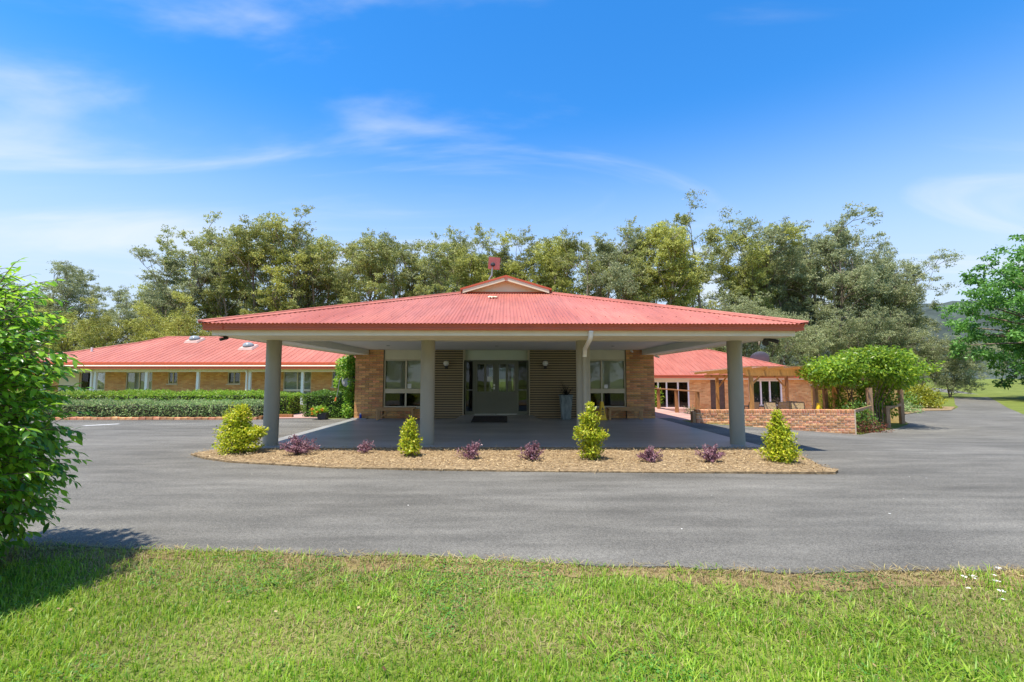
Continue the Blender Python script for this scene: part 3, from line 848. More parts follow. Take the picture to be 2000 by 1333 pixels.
# beams, ceiling, soffit, fascia, gutter
bm_ = MB()
bm_.box(-5.47, 5.47, 10.33, 10.73, 2.342, 2.58)
bm_.build('front_beam', M['soffit'], eb)
for s in (-1, 1):
    a, b = sorted((s*5.07, s*5.47))
    MB().box(a, b, 10.732, 17.09, 2.342, 2.58).build('side_beam', M['ceiling'], eb)
MB().box(-5.07, 5.07, 10.732, 17.6, 2.532, 2.56).build('ceiling', M['ceiling'], eb)
sf = MB()
sf.box(-5.82, 5.82, 9.24, 10.328, 2.350, 2.366)
for s in (-1, 1):
    a, b = sorted((s*5.472, s*5.82)); sf.box(a, b, 10.33, 25.9, 2.350, 2.366)
sf.build('soffit', M['soffit'], eb)
fa = MB()
fa.box(-5.85, 5.85, 9.205, 9.238, 2.338, 2.47)
for s in (-1, 1):
    a, b = sorted((s*5.822, s*5.85)); fa.box(a, b, 9.24, 26.0, 2.338, 2.47)
fa.build('fascia', M['cream'], eb)
# gutter: quad profile with shallow ribs, swept round three sides
gp = [(0.0, 2.440), (-0.105, 2.440), (-0.115, 2.452), (-0.115, 2.480), (-0.108, 2.486), (-0.108, 2.512), (-0.118, 2.518), (-0.118, 2.546), (-0.128, 2.556), (-0.128, 2.574), (-0.112, 2.574), (-0.112, 2.556), (0.0, 2.556)]
def sweep(profile, path):
    """profile (out, z); path: list of (x, y, nx, ny) where (nx, ny) is the outward mitre"""
    m = MB(); n = len(profile); vs = []
    for (x, y, nx, ny) in path:
        for o_, z in profile: vs.append((x - o_*nx, y - o_*ny, z))
    fs = []
    for i in range(len(path)-1):
        for j in range(n):
            a = i*n+j; b = i*n+(j+1) % n
            fs.append((a, b, b+n, a+n))
    fs += [tuple(range(n)), tuple(reversed(range((len(path)-1)*n, len(path)*n)))]
    return m.add(vs, fs)
gut = sweep(gp, [(-5.852, 26.0, -1, 0), (-5.852, 9.203, -1, -1), (5.852, 9.203, 1, -1), (5.852, 26.0, 1, 0)]).build('gutter', M['roof_trim'], eb)
jn = MB()
for x in (-5.58, -0.02, 0.50):
    jn.box(x, x+0.012, 9.072, 9.20, 2.438, 2.576)
jn.build('joint', M['roof_trim'], gut)

# corrugated roof planes
EZ, SL, HW, YE, YG, YB = 2.565, 0.312, 6.02, 9.03, 13.78, 26.1
PITCH, AMP = 0.076, 0.0085
def roof_front():
    xs_ = np.arange(-HW, HW+1e-6, PITCH/8); vs = []
    for x in xs_:
        top = min(YE + HW - abs(x), YG)
        dz = AMP*math.cos(2*math.pi*x/PITCH)
        for y in (YE, top): vs.append((x, y, EZ + SL*(y-YE) + dz))
    return MB().add(vs, [(2*i, 2*i+2, 2*i+3, 2*i+1) for i in range(len(xs_)-1)])
rf = roof_front().build('roof', M['roof'], eb, smooth=True)
for s in (-1, 1):
    ys_ = np.arange(YE, YB, PITCH/6); vs = []
    for y in ys_:
        xin = max(0.0, HW-(y-YE)) if y < YG else 0.0
        dz = AMP*math.cos(2*math.pi*y/PITCH)
        for xx in (HW, xin): vs.append((s*xx, y, EZ + SL*(HW-xx) + dz))
    MB().add(vs, [(2*i, 2*i+2, 2*i+3, 2*i+1) for i in range(len(ys_)-1)]).build('roof_side', M['roof'], rf, smooth=True)
    # hip capping
    a = Vector((s*HW, YE, EZ+0.02)); b = Vector((s*(HW-(YG-YE)), YG, EZ+SL*(YG-YE)+0.02))
    d = (b-a).normalized(); f_dir = Vector((-s*0.9, -0.9, 0)).normalized()
    cap = MB(); w1 = Vector((-s*0.17, 0.0, 0.0)); w2 = Vector((0, 0.17, 0))
    up = Vector((0, 0, 0.022))
    cap.add([a+w1, a+up, a+w2, b+w1, b+up, b+w2, a+w1-Vector((0,0,.012)), b+w1-Vector((0,0,.012))], [(0, 1, 4, 3), (1, 2, 5, 4), (6, 0, 3, 7)])
    cap.tube([a+up*0.6, b+up*0.6], 0.028, 8)
    cap.build('hip_cap', M['roof'], rf)
RZ = EZ + SL*HW
MB().tube([(0, YG-0.24, RZ+0.012), (0, YB, RZ+0.012)], 0.05, 8).build('ridge_cap', M['roof'], rf)
# rows of roofing screws
sc_ = MB()
for row, y in enumerate((9.75, 10.85, 12.0, 13.0)):
    half = HW-(y-YE)-0.12; k = int(-half/PITCH)
    while k*PITCH < half:
        x = k*PITCH
        z = EZ+SL*(y-YE)+AMP
        sc_.box(x-0.009, x+0.009, y-0.009, y+0.009, z-0.004, z+0.008); k += 3 if row % 2 else 4
tag(sc_.build('roof_screws', M['screw'], rf), kind='stuff')
# gablet: cream face, barge boards and red barge capping
gz = EZ + SL*(YG-YE); gh = HW-(YG-YE)
gb = MB().prism([(-gh+0.02, YG-0.02, gz+0.012), (gh-0.02, YG-0.02, gz+0.012), (0, YG-0.02, RZ-0.01)], (0, 0.03, 0)).build('gablet', M['cream_warm'], eb)
for s in (-1, 1):
    a = Vector((s*(gh+0.02), (YG-0.22), gz-0.04)); b = Vector((0, (YG-0.22), RZ-0.055))
    t = Vector((0, 0, 0.105))
    MB().prism([a, b, b+t, a+t*0.98], (0, 0.03, 0)).build('barge_board', M['cream_warm'], gb)
    o1 = Vector((s*0.02, -0.015, 0.107)); th = Vector((0, 0, 0.055))
    MB().prism([a+o1+Vector((s*0.05, 0, -0.02)), Vector((0, (YG-0.235), RZ+0.053)), Vector((0, (YG-0.235), RZ+0.108)), a+o1+th+Vector((s*0.05, 0, -0.02))], (0, 0.26, 0)).build('barge_cap', M['roof_trim'], gb)
    MB().prism([a+Vector((-s*0.1, 0.032, 0.085)), b+Vector((0, 0.032, 0.085)), b+Vector((0, 0.032, 0.10)), a+Vector((-s*0.1, 0.032, 0.10))], (0, 0.2, 0)).build('barge_soffit', M['cream_warm'], gb)
MB().prism([(-gh-0.1, YG-0.10, gz-0.02), (gh+0.1, YG-0.10, gz-0.02), (gh-0.02, YG-0.022, gz+0.035), (-gh+0.02, YG-0.022, gz+0.035)], (0, 0.004, 0.006)).build('apron_flashing', M['roof_trim'], gb)
# downpipe from the gutter back to the third column, then down its face
dp = MB().tube([(1.70, 9.17, 2.43), (1.70, 9.18, 2.34), (1.705, 9.22, 2.30), (1.72, 9.6, 2.22), (1.75, 10.15, 2.14), (1.765, 10.26, 2.08), (1.765, 10.30, 1.98), (1.765, 10.30, 0.0)], 0.048, 16).build('downpipe', M['white_pipe'], eb, smooth=True)
MB().box(1.655, 1.745, 9.115, 9.203, 2.395, 2.437).build('outlet', M['white_pipe'], dp, bevel=0.006)
MB().tube([(1.765, 10.30, 1.96), (1.765, 10.30, 0.01)], 0.0495, 16).build('painted_length', M['column'], dp, smooth=True)
for x, y in ((-3.8, 14.9), (-0.3, 15.0), (3.5, 15.0)):
    MB().lathe([(0.055, 2.520), (0.055, 2.531)], (x, y, 0), 18).build('downlight', M['grey_plastic'], eb)
# ------------------------------------------------------------------ left wing
lw = root('left_wing', (-20, 30, -0.12), 'long low tan brick wing with white-posted verandah and red roof behind the hedges', 'building')
LW_OPEN = [(-27.3, -25.7, 0.12, 1.86), (-24.4, -22.7, 0.12, 1.86), (-21.72, -21.1, 1.10, 1.86), (-17.92, -17.1, 1.10, 1.86), (-14.35, -12.55, 0.12, 1.9), (-11.25, -9.8, 0.9, 1.9)]
wl_ = MB(); xprev = -32.6
for x0, x1, z0, z1 in LW_OPEN:
    wl_.box(xprev, x0, 30.0, 30.25, -0.15, 2.3)
    if z0 > -0.1: wl_.box(x0, x1, 30.0, 30.25, -0.15, z0)
    wl_.box(x0, x1, 30.0, 30.25, z1, 2.3); xprev = x1
wl_.box(xprev, -8.6, 30.0, 30.25, -0.15, 2.3)
wl_.box(-32.6, -32.35, 30.25, 36, -0.15, 2.3); wl_.box(-8.85, -8.6, 30.25, 36, -0.15, 2.3); wl_.box(-32.6, -8.6, 36, 36.2, -0.15, 2.3)
wl_.build('wall', M['wing_brick'], lw)
MB().box(-28.6, -27.32, 29.97, 29.998, -0.1, 2.0).build('cream_cladding', M['cream'], lw)
for x0, x1, z0, z1 in LW_OPEN:
    fr = MB(); t = 0.06
    fr.box(x0, x0+t, 30.03, 30.12, z0, z1).box(x1-t, x1, 30.03, 30.12, z0, z1)
    xm = (x0+x1)/2; fr.box(xm-0.03, xm+0.03, 30.03, 30.12, z0, z1)
    w = fr.build('window', M['frame'], lw)
    for za, zb in ((z1-0.05, z1), (z0, z0+0.05)): MB().box(x0+t, x1-t, 30.028, 30.122, za, zb).build('rail', M['frame'], w)
    MB().box(x0-0.05, x1+0.05, 29.93, 30.028, z0-0.07, z0-0.003).build('sill', M['frame'], w)
    tall = z1-z0 > 1.2
    if tall: MB().box(x0+t+0.002, x1-t-0.002, 30.02, 30.12, 0.62, 0.76).build('transom', M['cream'], w)
    for a, b in ((x0+t, xm-0.03), (xm+0.03, x1-t)):
        MB().box(a, b, 30.07, 30.076, z0+0.05, z1-0.05).build('pane', M['glass'], w)
    if tall: MB().box(x0+t, x1-t, 30.16, 30.17, z0, z1).build('blind', M['blind'], w)
    else: MB().box(x0, x1, 30.24, 30.249, z0, z1).build('dim_room_fill', M['dark_room'], w)  # dark sheet added to stand for the unlit room behind
for i, x in enumerate((-31.2, -28.1, -25.0, -21.9, -18.8, -15.66, -12.45, -9.4)):
    po = MB().box(x-0.075, x+0.075, 28.43, 28.58, -0.12, 1.84).build('verandah_post', M['white'], lw)
    if i in (2, 5): MB().tube([(x-0.15, 28.3, 1.95), (x-0.13, 28.36, 1.75), (x-0.13, 28.36, -0.1)], 0.05, 8).build('downpipe', M['white_pipe'], po)
MB().box(-32.9, -8.6, 28.40, 28.60, 1.845, 2.02).build('verandah_beam', M['cream'], lw)
MB().box(-33.0, -8.6, 28.05, 28.20, 2.02, 2.18).box(-33.0, -8.6, 28.03, 28.05, 2.14, 2.19).build('verandah_gutter', M['roof_trim'], lw)
MB().add([(-33, 28.2, 2.175), (-8.6, 28.2, 2.175), (-8.6, 29.9, 2.32), (-33, 29.9, 2.32), (-33, 28.2, 2.15), (-8.6, 28.2, 2.15), (-8.6, 29.9, 2.29), (-33, 29.9, 2.29)], [(0, 1, 2, 3), (7, 6, 5, 4), (0, 4, 5, 1)]).build('verandah_roof', M['cream_warm'], lw)
MB().box(-32.4, -8.6, 29.62, 29.66, 2.20, 2.31).build('fascia', M['cream'], lw)
MB().box(-32.6, -8.6, 29.45, 29.60, 2.315, 2.475).box(-32.6, -8.6, 29.43, 29.45, 2.43, 2.48).build('gutter', M['roof_trim'], lw)
ez, sl_, ye = 2.47, 0.38, 29.5
def rz(y): return ez + sl_*(y-ye)
EDGE = [(-32.6, 29.5), (-29.3, 31.4), (-26.5, 33.6), (-25.55, 35.0), (-20.75, 35.0), (-17.6, 33.7), (-8.6, 33.7), (-8.6, 29.5)]
front = [(x, y, rz(y)) for x, y in EDGE]
back = [(x, 70-y, rz(y)) for x, y in EDGE]
rl = MB(); n0 = len(front)
rl.add(front, [tuple(range(n0))]); rl.add(back, [tuple(reversed(range(n0)))])
for i in range(n0-1):
    rl.quad(front[i], front[i+1], back[i+1], back[i])
lroof = rl.build('roof', M['roof'], lw)
rb = MB(); x = -32.5                                  # standing laps between roof sheets
while x < -8.7:
    yt = np.interp(x, [p[0] for p in EDGE[:-1]], [p[1] for p in EDGE[:-1]])
    rb.bar((x, 29.5, rz(29.5)+0.006), (x, float(yt), rz(float(yt))+0.006), 0.03, 0.02); x += 0.381
tag(rb.build('roof_ribs', M['roof'], lroof), kind='stuff')
rc = MB()
for i in range(n0-2): rc.tube([front[i], front[i+1]], 0.06, 6)
rc.build('ridge_cap', M['roof'], lroof)
for x, y in ((-22.75, 33.9), (-17.95, 32.3)):
    c = Vector((x, y, rz(y)))
    sk = MB().add([c+Vector((a*0.50, b*0.45, b*0.45*sl_+0.015)) for a, b in ((-1, -1), (1, -1), (1, 1), (-1, 1))] + [c+Vector((a*0.42, b*0.40, b*0.40*sl_+0.16)) for a, b in ((-1, -1), (1, -1), (1, 1), (-1, 1))],
                  [(4, 5, 6, 7), (0, 1, 5, 4), (1, 2, 6, 5), (2, 3, 7, 6), (3, 0, 4, 7)]).build('skylight', M['flashing'], lroof)
    MB().lathe([(0.36, 0.10), (0.37, 0.20), (0.33, 0.30), (0.22, 0.38), (0.08, 0.42)], c, 24).build('dome', M['dome'], sk, smooth=True)
MB().tube([(-28.1, 31.6, 3.1), (-28.1, 31.6, 3.55)], 0.06, 10).build('vent_pipe', M['white_pipe'], lroof)

# ------------------------------------------------------------------ right wing
rw = root('right_wing', (14, 30.5, -0.65), 'lower tan brick wing with red roof and glazed doors behind the courtyard pergola', 'building')
RW_OPEN = [(9.3, 12.12, -0.62, 1.26), (13.55, 14.5, -0.62, 1.40), (16.1, 18.3, -0.35, 1.33)]
wl_ = MB(); xprev = 7.6
for x0, x1, z0, z1 in RW_OPEN:
    wl_.box(xprev, x0, 30.5, 30.75, -0.8, 1.5)
    if z0 > -0.6: wl_.box(x0, x1, 30.5, 30.75, -0.8, z0)
    wl_.box(x0, x1, 30.5, 30.75, z1, 1.5); xprev = x1
wl_.box(xprev, 20.7, 30.5, 30.75, -0.8, 1.5)
wl_.box(20.45, 20.7, 30.75, 38, -0.8, 1.5).box(7.6, 7.85, 30.75, 38, -0.8, 1.5).box(7.6, 20.7, 38, 38.2, -0.8, 1.5)
wl_.build('wall', M['wing_brick'], rw)
MB().box(8.4, 12.15, 30.44, 30.498, 1.20, 1.42).build('head_panel', M['cream'], rw)
for (x0, x1, z0, z1), ms in ((RW_OPEN[0], (10.06, 10.62, 11.38)), (RW_OPEN[2], (16.9, 17.5))):
    fr = MB(); t = 0.09
    for a in [x0+t/2] + list(ms) + [x1-t/2]: fr.box(a-t/2, a+t/2, 30.46, 30.6, z0, z1)
    w = fr.build('window', M['white'], rw)
    for za, zb in ((z1-0.07, z1), (z0, z0+0.07)): MB().box(x0+t, x1-t, 30.47, 30.58, za, zb).build('rail', M['white'], w)
    e = [x0+t/2] + list(ms) + [x1-t/2]
    for a, b in zip(e[:-1], e[1:]):
        MB().box(a+t/2, b-t/2, 30.52, 30.526, z0+0.07, z1-0.07).build('pane', M['dark_glass'], w)
    MB().box(x0, x1, 31.5, 31.6, z0, z1).box(x0, x1, 30.76, 31.5, z0-0.03, z0).build('dim_room_fill', M['dark_room'], w)  # dark boxes added to stand for the unlit room behind the glass
MB().box(17.75, 18.1, 30.62, 30.64, -0.3, 1.28).build('curtain', M['pale_blind'], rw)
dr = MB().box(13.57, 14.48, 30.53, 30.6, -0.6, 1.39).build('screen_door', M['door_brown'], rw)
MB().box(13.98, 14.05, 30.51, 30.53, -0.6, 1.38).build('stile', M['door_brown'], dr)
MB().box(7.8, 20.75, 30.12, 30.16, 1.36, 1.475).build('fascia', M['cream'], rw)
MB().box(7.8, 20.75, 30.16, 30.5, 1.40, 1.415).build('soffit', M['cream'], rw)
MB().box(7.8, 20.9, 29.95, 30.10, 1.48, 1.665).box(7.8, 20.9, 29.93, 29.95, 1.62, 1.67).build('gutter', M['roof_trim'], rw)
def rz2(y): return 1.655 + 0.38*(y-30.0)
EDGE2 = [(7.8, 30.0), (7.8, 35.2), (15.5, 35.2), (16.3, 34.5), (19.1, 31.75), (20.95, 30.0)]
front = [(x, y, rz2(y)) for x, y in EDGE2]; back = [(x, 70.6-y, rz2(y)) for x, y in EDGE2]
n0 = len(front); rr = MB().add(front, [tuple(range(n0))]).add(back, [tuple(reversed(range(n0)))])
for i in range(n0-1): rr.quad(front[i], front[i+1], back[i+1], back[i])
rroof = rr.build('roof', M['roof'], rw)
rb = MB(); x = 7.9
while x < 20.8:
    yt = 35.2 if x < 15.5 else float(np.interp(x, [15.5, 16.3, 19.1, 20.95], [35.2, 34.5, 31.75, 30.0]))
    rb.bar((x, 30.0, rz2(30.0)+0.006), (x, yt, rz2(yt)+0.006), 0.03, 0.02); x += 0.381
tag(rb.build('roof_ribs', M['roof'], rroof), kind='stuff')
rc = MB()
for i in range(1, n0-1): rc.tube([front[i], front[i+1]], 0.06, 6)
rc.build('ridge_cap', M['roof'], rroof)
ds = root('satellite_dish', (18.8, 34.0, 1.6), 'round grey satellite dish showing above the right wing roof', 'dish')
MB().lathe([(0.02, 0.0), (0.35, 0.03), (0.6, 0.10), (0.70, 0.16), (0.71, 0.14), (0.6, 0.08), (0.35, 0.01), (0.02, -0.02)], (18.8, 33.9, 2.75), 36, axis=(0.15, 0.8, 0.5)).build('reflector', M['dish'], ds, smooth=True)
MB().tube([(18.8, 34.15, 1.9), (18.8, 34.15, 2.6), (18.8, 33.95, 2.75)], 0.05, 8).build('mast', M['pole'], ds)

# ------------------------------------------------------------------ low wall of reclaimed bricks
wall = root('low_brick_wall', (9, 15.6, 0), 'low wall of reclaimed red bricks along the right driveway, stepping down the slope', 'wall')
X0, X1, ZT = 6.42, 11.86, 0.415
def wall_base(x): return float(G(x, 15.6)) - 0.06
core = MB()
xs_ = np.linspace(X0+0.006, X1-0.006, 24)
for a, b in zip(xs_[:-1], xs_[1:]):
    za, zb = wall_base(a)-0.1, wall_base(b)-0.1
    core.add([(a, 15.612, za), (b, 15.612, zb), (b, 15.612, ZT-0.006), (a, 15.612, ZT-0.006), (a, 15.82, za), (b, 15.82, zb), (b, 15.82, ZT-0.006), (a, 15.82, ZT-0.006)], [(0, 1, 2, 3), (7, 6, 5, 4), (3, 2, 6, 7)])
core.box(X1-0.012, X1-0.006, 15.614, 15.82, -0.5, ZT-0.008)
core.build('mortar_core', M['old_mortar'], wall)
OB_F = brick_mesh('old_brick_full', 0.228, 0.108, 0.074, M['old_brick'], 0.009)
OB_H = brick_mesh('old_brick_half', 0.108, 0.108, 0.074, M['old_brick'], 0.009)
OB_S = brick_mesh('old_brick_soldier', 0.074, 0.228, 0.112, M['old_brick'], 0.009)
x = X0 + 0.04
while x < X1:
    o = reg(bpy.data.objects.new('brick', OB_S), wall, Vector((x, 15.712 + random.uniform(-0.006, 0.006), ZT-0.056+random.uniform(-0.005, 0.005))) - ORG['low_brick_wall'])
    o.rotation_euler = (0, random.uniform(-0.03, 0.03), random.uniform(-0.02, 0.02)); x += 0.0858
row = 0; z = ZT-0.118-0.043
while z > -0.55:
    x = X0 + (0.115 if row % 2 == 0 else 0.055); first = True
    while x < X1-0.03:
        half = (row % 2 == 1 and first) or x + 0.115 > X1
        if x + 0.115 > X1 and not first: x -= 0.06
        if wall_base(x) - 0.05 < z + 0.04:
            o = reg(bpy.data.objects.new('brick', OB_H if half else OB_F), wall, Vector((x, 15.657 + random.uniform(-0.007, 0.006), z + random.uniform(-0.004, 0.004))) - ORG['low_brick_wall'])
            o.rotation_euler = (0, random.uniform(-0.02, 0.02), random.uniform(-0.015, 0.015))
            o.scale = (random.uniform(0.96, 1.02), 1, random.uniform(0.95, 1.05))
        x += 0.18 if half else 0.24
        first = False
    z -= 0.086; row += 1
tag(MB().box(6.30, 6.41, 15.60, 15.80, -0.1, 0.36).build('wall_end_post', M['old_timber'], bevel=0.006), 'short timber stub post at the left end of the low brick wall', 'post')

# yellow brick garden wall behind the arbour
gw = root('garden_wall', (15.6, 20.4, -0.6), 'yellow brick garden wall with grey coping behind the vine arbour', 'wall')
MB().box(13.7, 17.5, 20.4, 20.62, -0.8, 1.13).build('brickwork', M['garden_brick'], gw)
MB().box(13.66, 17.54, 20.36, 20.66, 1.133, 1.19).build('coping', M['slab_edge'], gw, bevel=0.008)

# ------------------------------------------------------------------ timber pergola in the courtyard
pg = root('pergola', (12, 21.5, -0.635), 'honey timber pergola with thin corrugated roof over the sunken courtyard', 'pergola')
FY, BY, XL, XR = 19.0, 24.0, 10.14, 14.7
for (x, y, top, mt) in ((XL, FY, 1.66, 'timber'), (13.6, FY, 1.66, 'timber'), (11.02, BY, 1.54, 'timber'), (14.67, BY, 1.54, 'brown_timber')):
    MB().box(x-0.065, x+0.065, y-0.065, y+0.065, -0.635, top).build('post', M[mt], pg, bevel=0.005)
MB().box(XL-0.25, XR+0.2, FY-0.12, FY-0.068, 1.58, 1.83).build('front_beam', M['timber'], pg)
MB().box(XL+0.2, XR+0.3, BY-0.12, BY-0.068, 1.50, 1.66).build('rear_beam', M['brown_timber'], pg)
for i in range(8):
    x = XL-0.18 + i*0.66
    MB().bar((x, FY-0.4, 1.885), (x+0.05, BY+0.35, 1.72), 0.045, 0.10).build('rafter', M['timber'], pg)
for a, b in (((XL, FY, 1.2), (XL+0.5, FY, 1.66)), ((11.02, BY, 0.95), (11.5, BY, 1.5)), ((14.67, BY, 0.9), (14.15, BY, 1.5)), ((13.6, FY, 1.2), (13.15, FY, 1.66))):
    MB().bar(a, b, 0.07, 0.05, up=(0, 1, 0)).build('brace', M['timber'], pg)
# corrugated sheet on top
xs_ = np.arange(XL-0.45, XR+0.3, 0.076/4); vs = []
for x in xs_:
    dz = 0.009*math.cos(2*math.pi*x/0.076)
    vs += [(x, FY-0.55, 1.955+dz), (x, BY+0.4, 1.79+dz)]
MB().add(vs, [(2*i, 2*i+2, 2*i+3, 2*i+1) for i in range(len(xs_)-1)]).build('roof_sheet', glassm('clear_pergola_sheet', (0.72, 0.66, 0.52), 1.4, 0.25), pg, smooth=True)

# ------------------------------------------------------------------ vine arbour posts and rail
ab = root('vine_arbour', (14.6, 18.3, -0.45), 'weathered timber post arbour carrying the leafy vine beside the driveway', 'arbour')
for x, y, z0, z1 in ((13.62, 17.2, -0.5, 1.12), (14.95, 18.05, -0.55, 0.40), (16.78, 19.5, -0.6, 1.2), (13.0, 19.3, -0.7, 1.45), (13.62, 19.6, -0.7, 1.45), (14.2, 19.75, -0.7, 1.45)):
    MB().box(x-0.075, x+0.075, y-0.075, y+0.075, z0, z1).build('post', M['old_timber'], ab, bevel=0.008)
MB().bar((11.9, 15.72, 0.36), (13.58, 17.1, 0.42), 0.05, 0.10).build('rail', M['old_timber'], ab)
MB().bar((15.0, 18.1, 0.30), (16.74, 19.45, 0.36), 0.05, 0.10).build('rail', M['old_timber'], ab)
for a, b in (((13.5, 17.35, 1.45), (16.4, 19.3, 1.45)), ((12.7, 19.1, 1.45), (14.6, 20.0, 1.45)), ((12.95, 19.3, 1.52), (13.75, 17.5, 1.52)), ((14.6, 19.9, 1.52), (16.1, 19.0, 1.52)), ((13.6, 19.7, 1.52), (15.0, 18.3, 1.52))):
    MB().bar(a, b, 0.07, 0.11).build('top_beam', M['old_timber'], ab)

# ------------------------------------------------------------------ handrail beside the brick path
hr = root('timber_handrail', (7.5, 21, -0.02), 'brown timber handrail with square posts beside the right-hand brick path', 'handrail')
for y in (18.0, 20.2, 22.6):
    MB().box(7.47-0.065, 7.47+0.065, y-0.065, y+0.065, -0.1, 0.93).build('post', M['brown_timber'], hr, bevel=0.006)
MB().bar((7.52, 17.75, 0.955), (7.45, 21.3, 0.965), 0.16, 0.045).build('top_rail', M['brown_timber'], hr)
MB().bar((7.45, 21.302, 0.965), (7.42, 23.1, 0.967), 0.16, 0.045).build('top_rail', M['brown_timber'], hr)
st_ = tag(MB().box(7.75, 9.0, 22.5, 23.6, -0.5, 0.0).box(7.75, 8.8, 21.8, 22.5, -0.5, -0.16).build('brick_steps', M['paver']), kind='structure')
# ------------------------------------------------------------------ things on and around the portico
def bench(x0, x1, label):
    b = root('bench', ((x0+x1)/2, 16.6, 0), label, 'bench', 'timber benches under the front windows')
    y0, y1 = 16.42, 16.80
    for i in range(3):
        MB().box(x0, x1, y0+i*0.128, y0+i*0.128+0.12, 0.405, 0.438).build('seat_plank', M['bench'], b, bevel=0.004)
    for x in (x0+0.05, x1-0.11):
        for y in (y0+0.02, y1-0.08):
            MB().box(x, x+0.06, y, y+0.06, 0.0, 0.403).build('leg', M['bench'], b, bevel=0.003)
        MB().box(x+0.01, x+0.05, y0+0.082, y1-0.082, 0.33, 0.40).build('end_rail', M['bench'], b)
    for y in (y0+0.03,):
        MB().box(x0+0.112, x1-0.112, y, y+0.035, 0.335, 0.402).build('apron', M['bench'], b)
    xm = (x0+x1)/2; ym = (y0+y1)/2
    MB().bar((x0+0.12, ym, 0.05), (xm-0.12, ym, 0.38), 0.035, 0.05).build('brace', M['bench'], b)
    MB().bar((x1-0.12, ym, 0.05), (xm+0.12, ym, 0.38), 0.035, 0.05).build('brace', M['bench'], b)
bench(-4.62, -3.22, 'slatted brown timber bench under the window left of the entrance doors')
bench(3.62, 4.92, 'slatted brown timber bench beside the yellow sign, right of the doors')

dm = MB(); rise = lambda y: 0.003 + 0.122*(y-15.4)/1.96
dm.add([(-1.16, 15.5, rise(15.5)+0.003), (0.05, 15.5, rise(15.5)+0.003), (0.05, 16.9, rise(16.9)+0.003), (-1.16, 16.9, rise(16.9)+0.003),
        (-1.16, 15.5, rise(15.5)+0.016), (0.05, 15.5, rise(15.5)+0.016), (0.05, 16.9, rise(16.9)+0.016), (-1.16, 16.9, rise(16.9)+0.016)],
       [(0, 3, 2, 1), (4, 5, 6, 7), (0, 1, 5, 4), (1, 2, 6, 5), (2, 3, 7, 6), (3, 0, 4, 7)])
dmo = tag(dm.build('door_mat', M['mat'], at=(-0.55, 16.2, 0.05)), 'black ribbed rubber door mat lying before the entrance doors', 'door mat')
rbm = MB()
for i in range(22):
    y = 15.54 + i*0.062
    rbm.box(-1.13, 0.02, y, y+0.03, rise(y)+0.016, rise(y)+0.022)
rbm.build('rib', M['mat'], dmo)

pl = root('tall_planter', (2.17, 16.75, 0), 'tall tapered blue-grey zinc planter with spiky plant, right of the entrance doors', 'planter')
a, b_ = 0.155, 0.22
MB().add([(2.17-a, 16.75-a, 0), (2.17+a, 16.75-a, 0), (2.17+a, 16.75+a, 0), (2.17-a, 16.75+a, 0), (2.17-b_, 16.75-b_, 0.86), (2.17+b_, 16.75-b_, 0.86), (2.17+b_, 16.75+b_, 0.86), (2.17-b_, 16.75+b_, 0.86)],
         [(0, 3, 2, 1), (0, 1, 5, 4), (1, 2, 6, 5), (2, 3, 7, 6), (3, 0, 4, 7), (4, 5, 6, 7)]).build('pot', M['zinc'], pl, bevel=0.012)
MB().box(2.17-0.235, 2.17+0.235, 16.75-0.235, 16.75-0.2, 0.83, 0.875).box(2.17-0.235, 2.17+0.235, 16.75+0.2, 16.75+0.235, 0.83, 0.875).box(2.17-0.235, 2.17-0.2, 16.55, 16.95, 0.83, 0.875).box(2.17+0.2, 2.17+0.235, 16.55, 16.95, 0.83, 0.875).build('rim', M['zinc'], pl)
rng = np.random.default_rng(5)
def strap_leaves(c, n, L0, L1, w, rng, droop=1.0):
    """arching strap leaves from one point"""
    V, F = [], []
    for i in range(n):
        az = rng.uniform(0, 2*math.pi); el = rng.uniform(0.5, 1.35); L = rng.uniform(L0, L1)
        d = np.array([math.cos(az)*math.cos(el), math.sin(az)*math.cos(el), math.sin(el)])
        s = np.array([-math.sin(az), math.cos(az), 0]); p = np.array(c, float) + rng.normal(0, 0.03, 3)*[1, 1, 0.2]
        k = len(V); seg = 6
        for j in range(seg+1):
            t = j/seg; ww = w*(1-t**1.6)+0.001
            V += [p - s*ww, p + s*ww]
            p = p + d*L/seg; d = d + np.array([0, 0, -0.34*droop*(0.4+t)]); d = d/np.linalg.norm(d)
        F += [(k+2*j, k+2*j+1, k+2*j+3, k+2*j+2) for j in range(seg)]
    return np.array(V), np.array(F)
V, F = strap_leaves((2.17, 16.75, 0.85), 42, 0.35, 0.75, 0.012, rng)
link('foliage', npmesh('strap_foliage', V - np.array(ORG[pl.name]), F, M['spike_leaf']), pl)

